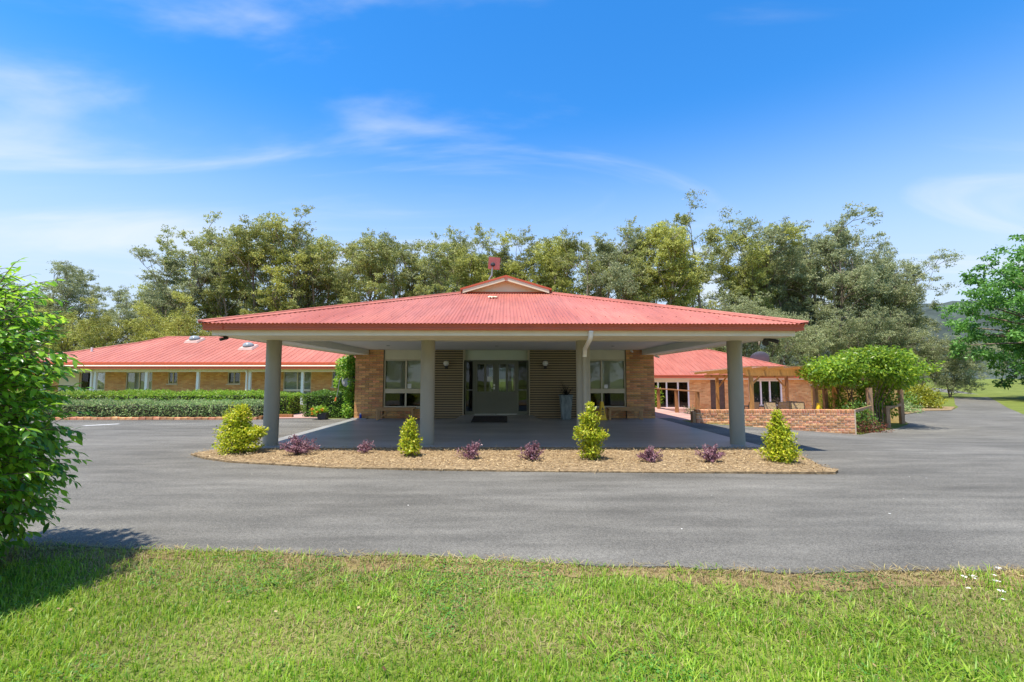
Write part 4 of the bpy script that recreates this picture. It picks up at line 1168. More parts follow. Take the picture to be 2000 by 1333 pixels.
def floor_sign(x, y, z, label, rot=0.15):
    s_ = root('floor_sign', (x, y, z), label, 'floor sign')
    s_.rotation_euler = (0, 0, rot)
    m = MB(); a, b = 0.15, 0.045
    m.add([(-a, -a, 0.0), (a, -a, 0.0), (a, a, 0.0), (-a, a, 0.0), (-a, -a, 0.03), (a, -a, 0.03), (a, a, 0.03), (-a, a, 0.03),
           (-a+0.03, -a+0.03, 0.05), (a-0.03, -a+0.03, 0.05), (a-0.03, a-0.03, 0.05), (-a+0.03, a-0.03, 0.05), (-b, -b, 0.65), (b, -b, 0.65), (b, b, 0.65), (-b, b, 0.65)],
          [(0, 3, 2, 1)] + [(i, (i+1) % 4, (i+1) % 4+4, i+4) for k_ in (0,) for i in range(4)] + [(i+4, (i+1) % 4+4, (i+1) % 4+8, i+8) for i in range(4)] + [(i+8, (i+1) % 4+8, (i+1) % 4+12, i+12) for i in range(4)] + [(12, 13, 14, 15)])
    m.build('body', M['yellow'], s_, world=False, bevel=0.008)
    q = MB()
    f = lambda u, zz: (u, -(0.12 + (0.045-0.12)*(zz-0.05)/0.6) - 0.004, zz)
    q.add([f(-0.045, 0.36), f(0.045, 0.36), f(0.0, 0.45)], [(0, 1, 2)])
    for zz in (0.30, 0.265, 0.21, 0.175):
        q.add([f(-0.05, zz), f(0.05, zz), f(0.05, zz+0.02), f(-0.05, zz+0.02)], [(0, 1, 2, 3)])
    q.build('printed_mark', M['black'], s_, world=False)
floor_sign(3.43, 16.55, 0.0, 'yellow plastic floor cone sign standing beside the right-hand bench')
floor_sign(12.5, 18.4, -0.16, 'yellow plastic floor cone sign behind the low brick wall', 0.5)
tag(MB().box(12.1, 13.0, 18.1, 18.7, -0.7, -0.16).build('garden_kerb', M['slab_edge'], bevel=0.01), kind='structure')

def wall_light(x, label):
    w = root('wall_light', (x, 17.1, 2.0), label, 'wall light', 'globe lights on the ribbed cladding')
    MB().lathe([(0.03, -0.095), (0.07, -0.075), (0.098, -0.03), (0.105, 0.01), (0.095, 0.055), (0.06, 0.09), (0.015, 0.105)], (x, 17.03, 2.02), 24).build('globe', M['opal'], w, smooth=True)
    MB().lathe([(0.06, 0.0), (0.06, 0.05), (0.045, 0.06)], (x, 17.03, 1.87), 18).build('collar', M['black'], w)
    MB().box(x-0.05, x+0.05, 17.06, 17.16, 1.85, 1.92).build('bracket', M['black'], w)
wall_light(-2.2, 'round white globe light on ribbed cladding left of the doors')
wall_light(1.46, 'round white globe light on ribbed cladding right of the doors')

# small signs
tag(MB().box(-0.70, -0.52, 17.385, 17.389, 1.36, 1.54).build('door_notice', M['paper'], at=(-0.61, 17.387, 1.45)), 'square white paper notice stuck on the left door glass', 'notice')
tag(MB().box(-3.65, -3.50, 17.195, 17.203, 1.10, 1.27).build('window_notice', M['paper'], at=(-3.57, 17.2, 1.18)), 'small white notice in the window left of the doors', 'notice')
tag(MB().box(3.66, 3.80, 17.195, 17.203, 1.10, 1.24).build('window_notice', M['paper'], at=(3.73, 17.2, 1.17)), 'small white notice in the window right of the doors', 'notice')

def camera_unit(x, y, z, d, label, mat, s=1.0):
    c = root('security_camera', (x, y, z), label, 'security camera')
    d = Vector(d).normalized(); p = Vector((x, y, z))
    MB().lathe([(0.045*s, 0.0), (0.045*s, 0.02*s), (0.02*s, 0.03*s), (0.015*s, 0.05*s)], p, 14, axis=(0, 0, -1)).build('mount', mat, c)
    MB().tube([p+Vector((0, 0, -0.05*s))-d*0.06*s, p+Vector((0, 0, -0.055*s))+d*0.12*s], 0.034*s, 14).build('housing', mat, c)
camera_unit(4.66, 17.02, 2.525, (0.1, -1, -0.25), 'small white security camera under the ceiling by the right brick pier', M['white'], 0.9)
camera_unit(5.62, 17.14, 2.345, (0.8, -0.6, -0.3), 'small white security camera under the soffit outside the right pier', M['white'], 1.0)
camera_unit(-5.76, 9.5, 2.349, (-0.4, -0.9, -0.3), 'small black camera under the left corner of the eave', M['black'], 0.9)
fl = root('floodlight', (5.68, 9.95, 2.349), 'black twin-headed floodlight under the right corner of the eave', 'floodlight')
MB().box(5.64, 5.72, 9.91, 9.99, 2.30, 2.348).build('base', M['black'], fl)
MB().lathe([(0.05, -0.05), (0.06, 0.0), (0.065, 0.06), (0.045, 0.065)], (5.60, 9.86, 2.26), 18, axis=(-0.3, -1, -0.35)).build('lamp_head', M['black'], fl)
MB().lathe([(0.03, -0.1), (0.035, 0.0), (0.045, 0.1), (0.04, 0.105)], (5.80, 9.90, 2.30), 18, axis=(1, -0.35, -0.3)).build('lamp_head', M['black'], fl)

# flat antenna on a short mast behind the gablet
an = root('roof_antenna', (-0.5, 14.4, 4.3), 'square faded red antenna panel on a tilted grey pole above the roof ridge', 'antenna')
MB().tube([(-0.56, 14.4, 4.25), (-0.52, 14.4, 4.62), (-0.45, 14.37, 4.72), (-0.43, 14.35, 4.98)], 0.028, 10).build('mast', M['pole'], an)
bx = MB().box(-0.185, 0.185, 0.0, 0.05, -0.19, 0.19)
rt = Euler((R(6), R(4), R(4))).to_matrix(); c = Vector((-0.37, 14.32, 5.10))
bx.v = [tuple(rt @ Vector(v) + c) for v in bx.v]
bx.build('panel', M['antenna'], an, bevel=0.01)
MB().lathe([(0.06, 0.0), (0.075, 0.03), (0.03, 0.07)], (-0.41, 14.26, 5.03), 14, axis=(0, -1, 0.2)).build('bracket', M['black'], an)
MB().tube([(-0.56, 14.4, 4.3), (-0.72, 14.3, 4.25)], 0.02, 8).build('stay', M['pole'], an)

# scrap of pale cloth lying on the roof
rng = np.random.default_rng(9); vs = []; fs = []
for i in range(7):
    for j in range(5):
        x = -0.50 + 0.045*i + rng.normal(0, 0.008); y = 12.55 + 0.06*j + rng.normal(0, 0.012)
        vs.append((x, y, EZ + SL*(y-YE) + 0.02 + abs(rng.normal(0, 0.022))))
for i in range(6):
    for j in range(4):
        if (i, j) in ((0, 0), (5, 3), (0, 3), (2, 0), (4, 0)): continue
        fs.append((i*5+j, (i+1)*5+j, (i+1)*5+j+1, i*5+j+1))
tag(MB().add(vs, fs).build('cloth_scrap', M['cream_warm'], at=(-0.38, 12.7, 3.7), smooth=True), 'crumpled pale scrap lying on the red roof below the gablet', 'scrap')

# hose reel on the side of the left pier
hrl = root('hose_reel', (-5.85, 17.25, 1.37), 'grey wall-mounted hose reel half hidden by the climber on the left pier', 'hose reel')
ax = (-0.42, -0.9, 0.05); cc = Vector((-5.86, 17.22, 1.38))
MB().lathe([(0.19, -0.12), (0.235, -0.10), (0.245, -0.02), (0.235, 0.06), (0.20, 0.10), (0.19, 0.105), (0.12, 0.112), (0.115, 0.095), (0.04, 0.10)], cc, 32, axis=ax).build('drum', M['grey_plastic'], hrl, smooth=True)
MB().box(-5.70, -5.565, 17.2, 17.5, 1.25, 1.55).build('wall_bracket', M['black'], hrl)
MB().tube([(-6.07, 17.2, 1.50), (-6.14, 17.15, 1.40), (-6.17, 17.13, 1.05), (-6.21, 17.12, 0.80), (-6.24, 17.12, 0.72)], 0.012, 8).build('hose', M['grey_plastic'], hrl)
MB().tube([(-6.235, 17.12, 0.78), (-6.245, 17.12, 0.72), (-6.26, 17.12, 0.64)], [0.02, 0.026, 0.034], 10).build('nozzle', M['orange'], hrl)

cu = root('blue_cup', (-5.28, 16.98, 0.0), 'small blue plastic cup beside the foot of the left brick pier', 'cup')
MB().lathe([(0.036, 0.03), (0.042, 0.05), (0.044, 0.17), (0.038, 0.17), (0.036, 0.06)], (-5.28, 16.98, -0.001), 18).build('body', M['blue'], cu, smooth=True)
MB().lathe([(0.028, 0.16), (0.028, 0.215), (0.018, 0.22)], (-5.28, 16.98, 0), 14).build('cap', M['white'], cu)
tag(MB().box(-5.62, -5.05, 16.86, 17.08, 0.0, 0.03).build('stone_tile', M['slab_edge'], at=(-5.3, 16.97, 0), bevel=0.006), 'flat grey stone tile at the foot of the left brick pier', 'tile')

# outdoor dining chairs in the courtyard
def make_chair():
    r_ = root('patio_chair', (0, 0, 0), 'x', 'chair', 'sling chairs round the courtyard table')
    L = dict(world=False)
    for sx in (-0.27, 0.27):
        MB().tube([(sx, -0.25, 0), (sx, -0.24, 0.62), (sx, 0.22, 0.64)], 0.016, 8).build('front_leg', M['black'], r_, **L)
        MB().tube([(sx, 0.28, 0), (sx, 0.16, 0.42), (sx, 0.33, 0.98)], 0.017, 8).build('back_leg', M['black'], r_, **L)
    MB().box(-0.255, 0.255, -0.24, 0.20, 0.41, 0.425).build('seat', M['sling'], r_, **L)
    MB().add([(-0.255, 0.19, 0.46), (0.255, 0.19, 0.46), (0.255, 0.335, 0.97), (-0.255, 0.335, 0.97), (-0.255, 0.205, 0.46), (0.255, 0.205, 0.46), (0.255, 0.35, 0.97), (-0.255, 0.35, 0.97)], [(0, 1, 2, 3), (7, 6, 5, 4), (3, 2, 6, 7), (0, 3, 7, 4), (1, 5, 6, 2)]).build('backrest', M['sling'], r_, **L)
    MB().tube([(-0.27, 0.33, 0.98), (0.27, 0.33, 0.98)], 0.015, 8).build('top_bar', M['black'], r_, **L)
    return r_
def copy_tree(o, parent=None):
    c = o.copy(); col.objects.link(c); c.parent = parent
    for ch in o.children: copy_tree(ch, c)
    return c
chair0 = make_chair()
CH = [(11.75, 22.2, 0.15, 'leftmost beige sling chair at the courtyard table'), (12.5, 21.6, 3.0, 'beige sling chair with its back to the wall, second from left at the courtyard table'),
      (13.15, 22.1, 0.0, 'third beige sling chair from the left at the courtyard table'), (13.7, 21.5, 2.8, 'fourth beige sling chair from the left, turned towards the courtyard table'),
      (14.15, 22.4, -1.2, 'rightmost beige sling chair, side-on, at the courtyard table')]
for i, (x, y, rzv, lab) in enumerate(CH):
    c = chair0 if i == 0 else copy_tree(chair0)
    c.location = (x, y, -0.635); c.rotation_euler = (0, 0, rzv + math.pi); c['label'] = lab
tb = root('courtyard_table', (12.9, 22.9, -0.635), 'dark metal outdoor table among the beige sling chairs', 'table')
MB().box(11.9, 13.9, 22.45, 23.35, 0.07, 0.10).build('top', M['black'], tb)
for x in (12.0, 13.8):
    for y in (22.55, 23.25): MB().box(x-0.025, x+0.025, y-0.025, y+0.025, -0.635, 0.07).build('leg', M['black'], tb)

# brick edging of the left hedge bed
ed = root('brick_edging', (-12, 16.95, 0), 'row of red bricks edging the bed below the grey-green hedge', 'edging')
me_ed = brick_mesh('edging_brick', 0.23, 0.11, 0.10, M['old_brick'], 0.008)
x = -17.5
while x < -8.9:
    o = reg(bpy.data.objects.new('brick', me_ed), ed, Vector((x, 16.95+random.uniform(-0.012, 0.012), 0.03+random.uniform(-0.012, 0.008))) - ORG['brick_edging'])
    o.rotation_euler = (random.uniform(-0.05, 0.05), random.uniform(-0.04, 0.04), random.uniform(-0.05, 0.05)); x += 0.247
tag(MB().box(-8.95, -8.10, 17.75, 17.88, -0.05, 0.11).box(-8.95, -8.83, 16.95, 17.75, -0.05, 0.11).build('timber_edging', M['brown_timber'], bevel=0.006), 'brown timber edging at the right end of the hedge bed', 'edging')
# ------------------------------------------------------------------ vegetation
def clump_leaves(C, Rr, n, rng, size, flat=0.6, droop=0.35, shell=2.4):
    """leaf positions, directions and normals for n leaves in each clump (C centres, Rr radii)"""
    k = len(C); N_ = n*k
    d = rdir(N_, rng); r = rng.random(N_)**(1/shell)
    Rr = np.repeat(Rr, n); c = np.repeat(C, n, 0)
    off = d*r[:, None]*Rr[:, None]; off[:, 2] *= flat
    P = c + off
    nrm = unit(d*0.7 + rng.normal(0, 0.55, (N_, 3)) + np.array([0, 0, 0.55]))
    dr = unit(rng.normal(size=(N_, 3)) + d*0.5 - np.array([0, 0, droop]))
    L = size*rng.uniform(0.7, 1.35, N_)
    return P, dr, nrm, L

def gum_proto(seed, H=18.0, crown=4.2, base=0.42, nl=9, leaf=0.215, per=95, clr=0.84, lean=0.0, sparse=1.0, r0=0.25, stems=1):
    """gum tree: tapered leaning stem(s), rising crooked limbs, leaf clumps at the branch ends"""
    rng = np.random.default_rng(seed); tr = MB(); ends = []; rad = []
    def branch(p, d, L, r, lvl):
        pts = [p.copy()]; rr = [r]; seg = 5 if lvl < 2 else 4
        for i in range(seg):
            d = unit((d + rng.normal(0, 0.16 if lvl else 0.07, 3) + np.array([0, 0, 0.10 if lvl else 0.05]))[None])[0]
            p = p + d*L/seg; pts.append(p.copy()); rr.append(r*(1-0.72*(i+1)/seg))
        tr.tube(pts, rr, 7 if lvl == 0 else 5 if lvl == 1 else 4, cap=False)
        return pts, rr, d
    for sidx in range(stems):
        a = rng.uniform(0, 6.28); d0 = np.array([math.cos(a)*(0.05+0.16*(stems > 1)), math.sin(a)*(0.05+0.16*(stems > 1)), 1.0]) + np.array([lean, 0, 0])
        pts, rr, dd = branch(np.array([rng.normal(0, 0.15), rng.normal(0, 0.15), -0.3]), unit(d0[None])[0], H*0.86, r0*H/18*(1.0 if sidx == 0 else 0.75), 0)
        pts = np.array(pts); L0 = np.linspace(0, 1, len(pts))
        for i in range(nl):
            t = base + (0.99-base)*(i+rng.uniform(0, 0.9))/nl
            p = np.array([np.interp(t, L0, pts[:, k_]) for k_ in range(3)])
            az = rng.uniform(0, 6.28); el = rng.uniform(0.30, 0.95) + 0.15*t
            d = np.array([math.cos(az)*math.cos(el), math.sin(az)*math.cos(el), math.sin(el)])
            u_ = (t-base)/(1-base); prof = 0.5 + 0.62*math.sin(math.pi*(0.12+0.62*u_))
            L = crown*prof*rng.uniform(0.75, 1.2)
            bp, br, bd = branch(p, d, L, r0*0.34*H/18*(1.15-t*0.6), 1)
            for q in range(4):
                tt = 1.0 if q == 0 else rng.uniform(0.35, 0.95); ii = tt*(len(bp)-1); lo = int(min(ii, len(bp)-2))
                pp = bp[lo] + (bp[lo+1]-bp[lo])*(ii-lo)
                sd = unit((bd + rng.normal(0, 0.75, 3) + np.array([0, 0, 0.25]))[None])[0]
                sp, _, sdd = branch(pp, sd, L*rng.uniform(0.28, 0.5), r0*0.14*H/18, 2)
                for e in (sp[-1], sp[-2] if rng.random() < 0.6 else None):
                    if e is not None and rng.random() < sparse:
                        ends.append(e + rng.normal(0, 0.15, 3)); rad.append(clr*rng.uniform(0.6, 1.25))
        ends.append(pts[-1]); rad.append(clr)
    C = np.array(ends); top = C[:, 2].max() + 0.5
    # every branch end carries several small flat sprays rather than one puff
    Rr = np.array(rad); ns = 7; k_ = len(C)
    off = rdir(k_*ns, rng)*(rng.random(k_*ns)**0.45)[:, None]*np.repeat(Rr, ns)[:, None]*np.array([1.05, 1.05, 0.75])
    C2 = np.repeat(C, ns, 0) + off; R2 = np.repeat(Rr, ns)*rng.uniform(0.28, 0.55, k_*ns)
    P, dr, nm, L = clump_leaves(C2, R2, max(4, int(per*1.55)//ns), rng, leaf, 0.5, 0.6, 1.9)
    V, F = leaves(P, dr, nm, L, L*0.40)
    return tr, V, F, top

def proto_meshes(name, gen, leafmat, barkmat):
    tr, V, F, top = gen
    me = bpy.data.meshes.new(name + '_trunk'); me.from_pydata(tr.v, [], tr.f)
    for p in me.polygons: p.use_smooth = True
    me.materials.append(barkmat)
    return me, npmesh(name + '_crown', V, F, leafmat), top

GUM = [proto_meshes('gum', gum_proto(101, crown=3.9, nl=17, base=0.44), M['gum_leaf'], M['bark']),
       proto_meshes('gum', gum_proto(102, crown=3.7, nl=16, base=0.42), M['gum_leaf_gold'], M['bark']),
       proto_meshes('gum', gum_proto(103, crown=3.7, nl=11, base=0.42, stems=2), M['gum_leaf'], M['pale_bark']),
       proto_meshes('gum', gum_proto(104, crown=3.8, nl=16, base=0.32), M['gum_leaf_grey'], M['bark']),
       proto_meshes('gum', gum_proto(105, crown=3.3, nl=12, base=0.48, lean=0.04), M['gum_leaf'], M['pale_bark']),
       proto_meshes('gum', gum_proto(106, crown=4.6, nl=14, base=0.25, clr=1.0, stems=2), M['gum_leaf_grey'], M['bark']),
       proto_meshes('gum', gum_proto(107, crown=3.0, nl=11, base=0.52, stems=2), M['gum_leaf_gold'], M['pale_bark'])]
BUSHY = [proto_meshes('bushy', gum_proto(201, H=9, crown=3.6, nl=13, base=0.15, clr=0.85, leaf=0.19, per=95, r0=0.34, stems=2), M['gum_leaf_gold'], M['bark']),
         proto_meshes('bushy', gum_proto(202, H=9, crown=3.9, nl=13, base=0.12, clr=0.9, leaf=0.19, per=95, r0=0.34, stems=2), M['gum_leaf_grey'], M['bark'])]
DEAD = proto_meshes('sparse', gum_proto(301, crown=3.8, nl=13, base=0.4, sparse=0.18, clr=0.7, per=60), M['gum_leaf'], M['pale_bark'])
SLIM = proto_meshes('slim', gum_proto(302, H=20, crown=3.2, nl=9, base=0.58, clr=0.85, r0=0.19), M['gum_leaf'], M['pale_bark'])

def plant_tree(name, pr, x, y, h, label, group, rng_, cat='tree', sx=1.0, z=None):
    r_ = root(name, (x, y, float(gz_big(np.array(x), np.array(y))) if z is None else z), label, cat, group)
    s = h/pr[2]; r_.scale = (s*sx, s*sx, s); r_.rotation_euler = (0, 0, rng_.uniform(0, 6.28))
    a = bpy.data.objects.new('trunk', pr[0]); col.objects.link(a); a.parent = r_
    b = bpy.data.objects.new('crown', pr[1]); col.objects.link(b); b.parent = r_
    return r_
TR = random.Random(5)
# skyline of the wood: image-independent heights, measured as slope (rise over distance) against bearing (x over y)
SKY_B = [-1.06, -0.94, -0.87, -0.83, -0.76, -0.69, -0.62, -0.60, -0.52, -0.46, -0.43, -0.40, -0.34, -0.30, -0.24, -0.19, -0.15, -0.10, -0.04, 0.02, 0.08, 0.11, 0.17, 0.21, 0.26, 0.30, 0.34, 0.39, 0.45, 0.50, 0.57, 0.61, 0.68, 0.75, 0.81, 0.87, 0.92]
SKY_S = [0.19, 0.245, 0.175, 0.18, 0.22, 0.275, 0.25, 0.345, 0.378, 0.353, 0.33, 0.354, 0.325, 0.314, 0.33, 0.292, 0.314, 0.32, 0.34, 0.34, 0.298, 0.308, 0.334, 0.33, 0.364, 0.32, 0.34, 0.31, 0.392, 0.33, 0.40, 0.342, 0.353, 0.32, 0.292, 0.253, 0.195]
DESC = ['olive gum tree', 'golden-green gum tree', 'twin-stemmed olive gum tree', 'grey-green gum tree', 'high-crowned pale-barked gum tree', 'broad grey-green gum tree', 'slim twin-stemmed golden gum tree']
ORDN2 = ORDN + ['twenty-seventh', 'twenty-eighth', 'twenty-ninth', 'thirtieth'] + ['thirty-' + q for q in ORDN[:9]] + ['fortieth'] + ['forty-' + q for q in ORDN[:9]] + ['fiftieth'] + ['fifty-' + q for q in ORDN[:9]] + ['sixtieth'] + ['sixty-' + q for q in ORDN[:9]] + ['seventieth'] + ['seventy-' + q for q in ORDN[:9]]
def skyline(x, y): return 1.5 + y*float(np.interp(x/y, SKY_B, SKY_S))
TG = np.random.default_rng(17); row = []
bx_ = -1.05
while bx_ < 0.90:
    y = TG.uniform(47, 57); x = bx_*y; k_ = int(TG.choice([0, 0, 1, 2, 3, 4, 6], p=[.2, .1, .15, .15, .15, .15, .1]))
    if bx_ < -0.63 or bx_ > 0.62: k_ = int(TG.choice([3, 5, 5]))
    row.append((x, y, k_)); bx_ += TG.uniform(0.034, 0.050)
PEAK = [-0.52, -0.40, -0.24, -0.04, 0.02, 0.17, 0.26, 0.34, 0.61, 0.665, 0.71, 0.76, 0.82, -0.94, -0.69]
row += [(b*50, 50.0, q) for b, q in zip(PEAK, (0, 2, 4, 1, 0, 4, 0, 6, 3, 5, 3, 5, 3, 5, 3))]
row += [(0.45*51, 51.0, 'slim'), (0.57*51, 51.0, 'slim'), (0.113*50, 50.0, 'bare')]
row.sort(key=lambda t: t[0]/t[1])
for i, (x, y, k_) in enumerate(row):
    h = skyline(x, y)*(1.0 if (k_ in ('slim', 'bare') or min(abs(x/y-b) for b in PEAK) < 0.004) else TG.uniform(0.95, 1.02)) - float(gz_big(np.array(x), np.array(y)))
    pr = SLIM if k_ == 'slim' else DEAD if k_ == 'bare' else GUM[k_]
    if k_ not in ('slim', 'bare') and abs(x/y-0.45) < 0.03 or abs(x/y-0.57) < 0.03 and k_ != 'slim': h *= 0.86
    desc = 'slender emergent gum tree' if k_ == 'slim' else 'nearly bare gum tree' if k_ == 'bare' else DESC[k_]
    plant_tree('gum_tree', pr, x, y, h, '%s, %s from the left in the tall row behind the roofs' % (desc, ORDN2[i]), 'tall gum trees behind the roofs', TR, sx=TG.uniform(0.9, 1.15)*(1.2 if k_ == 'slim' else 1.0))
# second row seen through the gaps
bx_ = -1.0; i = 0
while bx_ < 0.88:
    y = TG.uniform(61, 70); x = bx_*y; k_ = int(TG.integers(0, 7))
    plant_tree('gum_tree', GUM[k_], x, y, skyline(x, y)*TG.uniform(0.86, 0.96), '%s gum tree from the left in the rear row, half hidden by the front row' % ORDN2[i].capitalize(), 'rear row gum trees', TR, sx=1.05)
    bx_ += TG.uniform(0.11, 0.16); i += 1
# lower bushy trees between trunks
LOW = [(-47.5, 44, 8.6, 1), (-43.5, 46, 9.5, 0), (-38.5, 44, 9.2, 0), (-34.6, 46, 10.4, 0), (-31.5, 44, 9.5, 0), (-27.5, 45, 8.6, 0), (-3.6, 45, 7.6, 0), (15.0, 46, 8.8, 1), (18.6, 45, 9.6, 0), (22.0, 45, 10.6, 1), (26.0, 46, 10.4, 1), (30.5, 45, 8.2, 1), (33.6, 44, 9.0, 1), (37.6, 45, 9.2, 1), (41.5, 46, 7.6, 1), (45.5, 47, 6.0, 1)]
for i, (x, y, h, p) in enumerate(LOW):
    plant_tree('bushy_tree', BUSHY[p], x, y, h, '%s low bushy wattle, %s from the left below the tall gums' % (('golden-green', 'grey-green')[p], ORDN[i]), 'low bushy trees below the gums', TR)
# trees across the far lawn on the right
FAR = [(72, 92, 12, 3), (79, 96, 9.5, 5), (86, 98, 10.5, 3), (94, 100, 9, 5), (103, 102, 12, 3), (113, 104, 11, 5), (124, 104, 12, 3), (64, 95, 13, 5)]
for i, (x, y, h, p) in enumerate(FAR):
    plant_tree('far_tree', GUM[p] if i % 2 else BUSHY[1], x, y, h, 'hazy grey-green tree across the far right lawn, %s from the left' % ORDN[sorted(range(len(FAR)), key=lambda k_: FAR[k_][0]/FAR[k_][1]).index(i)], 'trees across the far lawn', TR)
# the wood on the far side of the lawn behind the viewer, mirrored in the glass: one mass
_b = BUSHY[1][1]; _n = len(_b.vertices); _v = np.zeros(_n*3, np.float32); _b.vertices.foreach_get('co', _v); _v = _v.reshape(-1, 3)
_k = np.arange(_n//4); VV = []
for i in range(17):
    sel = _k[np.random.default_rng(i).random(len(_k)) < 0.9]; idx = (sel[:, None]*4 + np.arange(4)).ravel()
    a = i*1.7; ca, sa = math.cos(a), math.sin(a); s = 1.15 + 0.25*math.sin(i*2.3)
    w = _v[idx]; VV.append(np.stack([(w[:, 0]*ca-w[:, 1]*sa)*s*1.3 - 56 + i*7.0, (w[:, 0]*sa+w[:, 1]*ca)*s - 42 - 4*math.sin(i*1.9), w[:, 2]*s], 1))
VV = np.concatenate(VV)
tag(link('rear_woodland', npmesh('rear_woodland', VV, np.arange(len(VV)).reshape(-1, 4), M['gum_leaf'])), 'wood across the lawn behind the viewer, seen only mirrored in the glass', kind='stuff')
# dark layered conifer at the far lawn edge
def conifer(seed, H=8.0, Rb=4.2):
    rng = np.random.default_rng(seed); tr = MB().tube([(0, 0, -0.3), (0, 0, H*0.5), (0, 0, H)], [0.25, 0.15, 0.03], 7); C = []; rad = []
    for lv in range(9):
        z = 0.6 + (H-1.0)*lv/8.5; r = Rb*(1-lv/10.0)
        for k_ in range(int(9-lv*0.5)):
            a = rng.uniform(0, 6.28); tr.tube([(0, 0, z), (math.cos(a)*r*0.8, math.sin(a)*r*0.8, z+0.1)], [0.06, 0.02], 4)
            for t in (0.45, 0.75, 1.0): C.append((math.cos(a)*r*t, math.sin(a)*r*t, z+rng.normal(0, 0.12))); rad.append(0.75)
    P, dr, nm, L = clump_leaves(np.array(C), np.array(rad), 45, rng, 0.22, 0.4); V, F = leaves(P, dr, nm, L, L*0.35)
    return tr, V, F, H+0.3
CON = proto_meshes('conifer', conifer(4), M['pine_leaf'], M['bark'])
plant_tree('conifer', CON, 82.5, 84, 7.6, 'dark layered conifer at the far edge of the right lawn', None, TR)

# big broad-leaved tree leaning in on the right
def big_tree(seed):
    rng = np.random.default_rng(seed); tr = MB(); C = []; rad = []
    tr.tube([(0, 0, -0.5), (0.1, 0, 2.0), (0, 0.1, 4.5), (0, 0, 8)], [0.6, 0.5, 0.4, 0.2], 10)
    for i in range(330):
        u = rdir(1, rng)[0]; rr_ = rng.random()**0.30
        el = u[2]; R0 = 8.6*(1.0 - 0.10*max(el, 0)) * (0.86+0.26*vnoise(u[0]*2+5, u[1]*2+u[2]*2+5, 8, 1.6))
        p = np.array([u[0]*R0, u[1]*R0, 7.0+el*(7.6 if el > 0 else 7.0)*(0.9+0.2*rng.random())])*1.0
        p = np.array([0, 0, 7.0]) + (p-np.array([0, 0, 7.0]))*rr_
        if p[2] < 0.9 + 0.6*rng.random(): continue
        C.append(p); rad.append(rng.uniform(0.75, 1.5))
        if i % 3 == 0:
            m_ = p*0.5+np.array([0, 0, 2.4]); tr.tube([(0, 0, min(7.5, 2.5+p[2]*0.4)), tuple(m_), tuple(p)], [0.16, 0.09, 0.025], 5, cap=False)
    C = np.array(C); Rr = np.array(rad); ns = 6; k_ = len(C)
    off = rdir(k_*ns, rng)*(rng.random(k_*ns)**0.45)[:, None]*np.repeat(Rr, ns)[:, None]*np.array([1.1, 1.1, 0.7])
    P, dr, nm, L = clump_leaves(np.repeat(C, ns, 0)+off, np.repeat(Rr, ns)*rng.uniform(0.32, 0.62, k_*ns), 40, rng, 0.27, 0.5, 0.6, 1.9)
    V, F = leaves(P, dr, nm, L, L*0.5)
    return tr, V, F, 14.6
BIG = proto_meshes('big', big_tree(12), M['green_leaf'], M['bark'])
plant_tree('broadleaf_tree', BIG, 50.2, 38.6, 16.0, 'large bright green spreading tree at the right edge over the lawn', None, TR)

# ---- generic shrubs
def ell_cloud(n, rng, c, r, bottom=-1.0, shell=2.6, lump=0.22, seed=0):
    """points through an uneven ellipsoid"""
    d = rdir(n, rng); t = rng.random(n)**(1/shell)
    k_ = 1 + lump*(2*vnoise(np.arctan2(d[:, 1], d[:, 0])*1.6+9, d[:, 2]*2.4+7, seed, 1.3)-1)
    p = d*t[:, None]*k_[:, None]*np.array(r)
    ok = p[:, 2] > bottom*r[2]; p = p[ok]; d = d[ok]
    return p + np.array(c), d

def shrub_part(name, parent, P, d, mat, size, ratio, rng, up=0.6, droop=0.0, jitter=0.5, fold=0.0, bend=0.0):
    n = len(P)
    N = unit(d*0.7 + rng.normal(0, jitter, (n, 3)) + np.array([0, 0, up]))
    D = unit(d*0.6 + rng.normal(0, 0.8, (n, 3)) - np.array([0, 0, droop]))
    L = size*rng.uniform(0.65, 1.35, n)
    V, F = leaves(P, D, N, L, L*ratio, fold, bend)
    return link(name, npmesh(name, V, F, mat), parent)

def lime_shrub(x, y, label, lobes, seed, scale=1.0):
    r_ = root('lime_shrub', (x, y, 0.0), label, 'shrub', 'lime shrubs in the mulch bed')
    rng = np.random.default_rng(seed); Ps, ds = [], []
    st_ = MB()
    for (cx, cy, cz, rx, ry, rz_) in lobes:
        P, d = ell_cloud(int(5200*rx*rz_*6), rng, (cx, cy, cz), (rx, ry, rz_), -0.95, 2.2, 0.3, seed)
        Ps.append(P); ds.append(d)
        for k_ in range(5):
            e = np.array([cx, cy, cz]) + rng.normal(0, 0.45, 3)*np.array([rx, ry, rz_])
            st_.tube([(rng.normal(0, 0.02), rng.normal(0, 0.02), -0.02), tuple(e*np.array([0.5, 0.5, 0.45])), tuple(e)], [0.009, 0.006, 0.003], 5, cap=False)
    P = np.concatenate(Ps); d = np.concatenate(ds); P[:, 2] = np.maximum(P[:, 2], 0.03)
    o = shrub_part('foliage', r_, P, d, M['lime_leaf'], 0.052, 0.5, rng, 0.5)
    st_.build('stems', M['twig'], r_, world=False)
lime_shrub(-5.28, 9.32, 'largest lime-green shrub in the mulch bed, wide and leaning before the leftmost column', [(0.0, 0, 0.30, 0.44, 0.36, 0.30), (-0.05, 0, 0.62, 0.27, 0.25, 0.30), (0.32, 0, 0.44, 0.22, 0.16, 0.10), (0.03, 0, 0.84, 0.14, 0.13, 0.13)], 41)
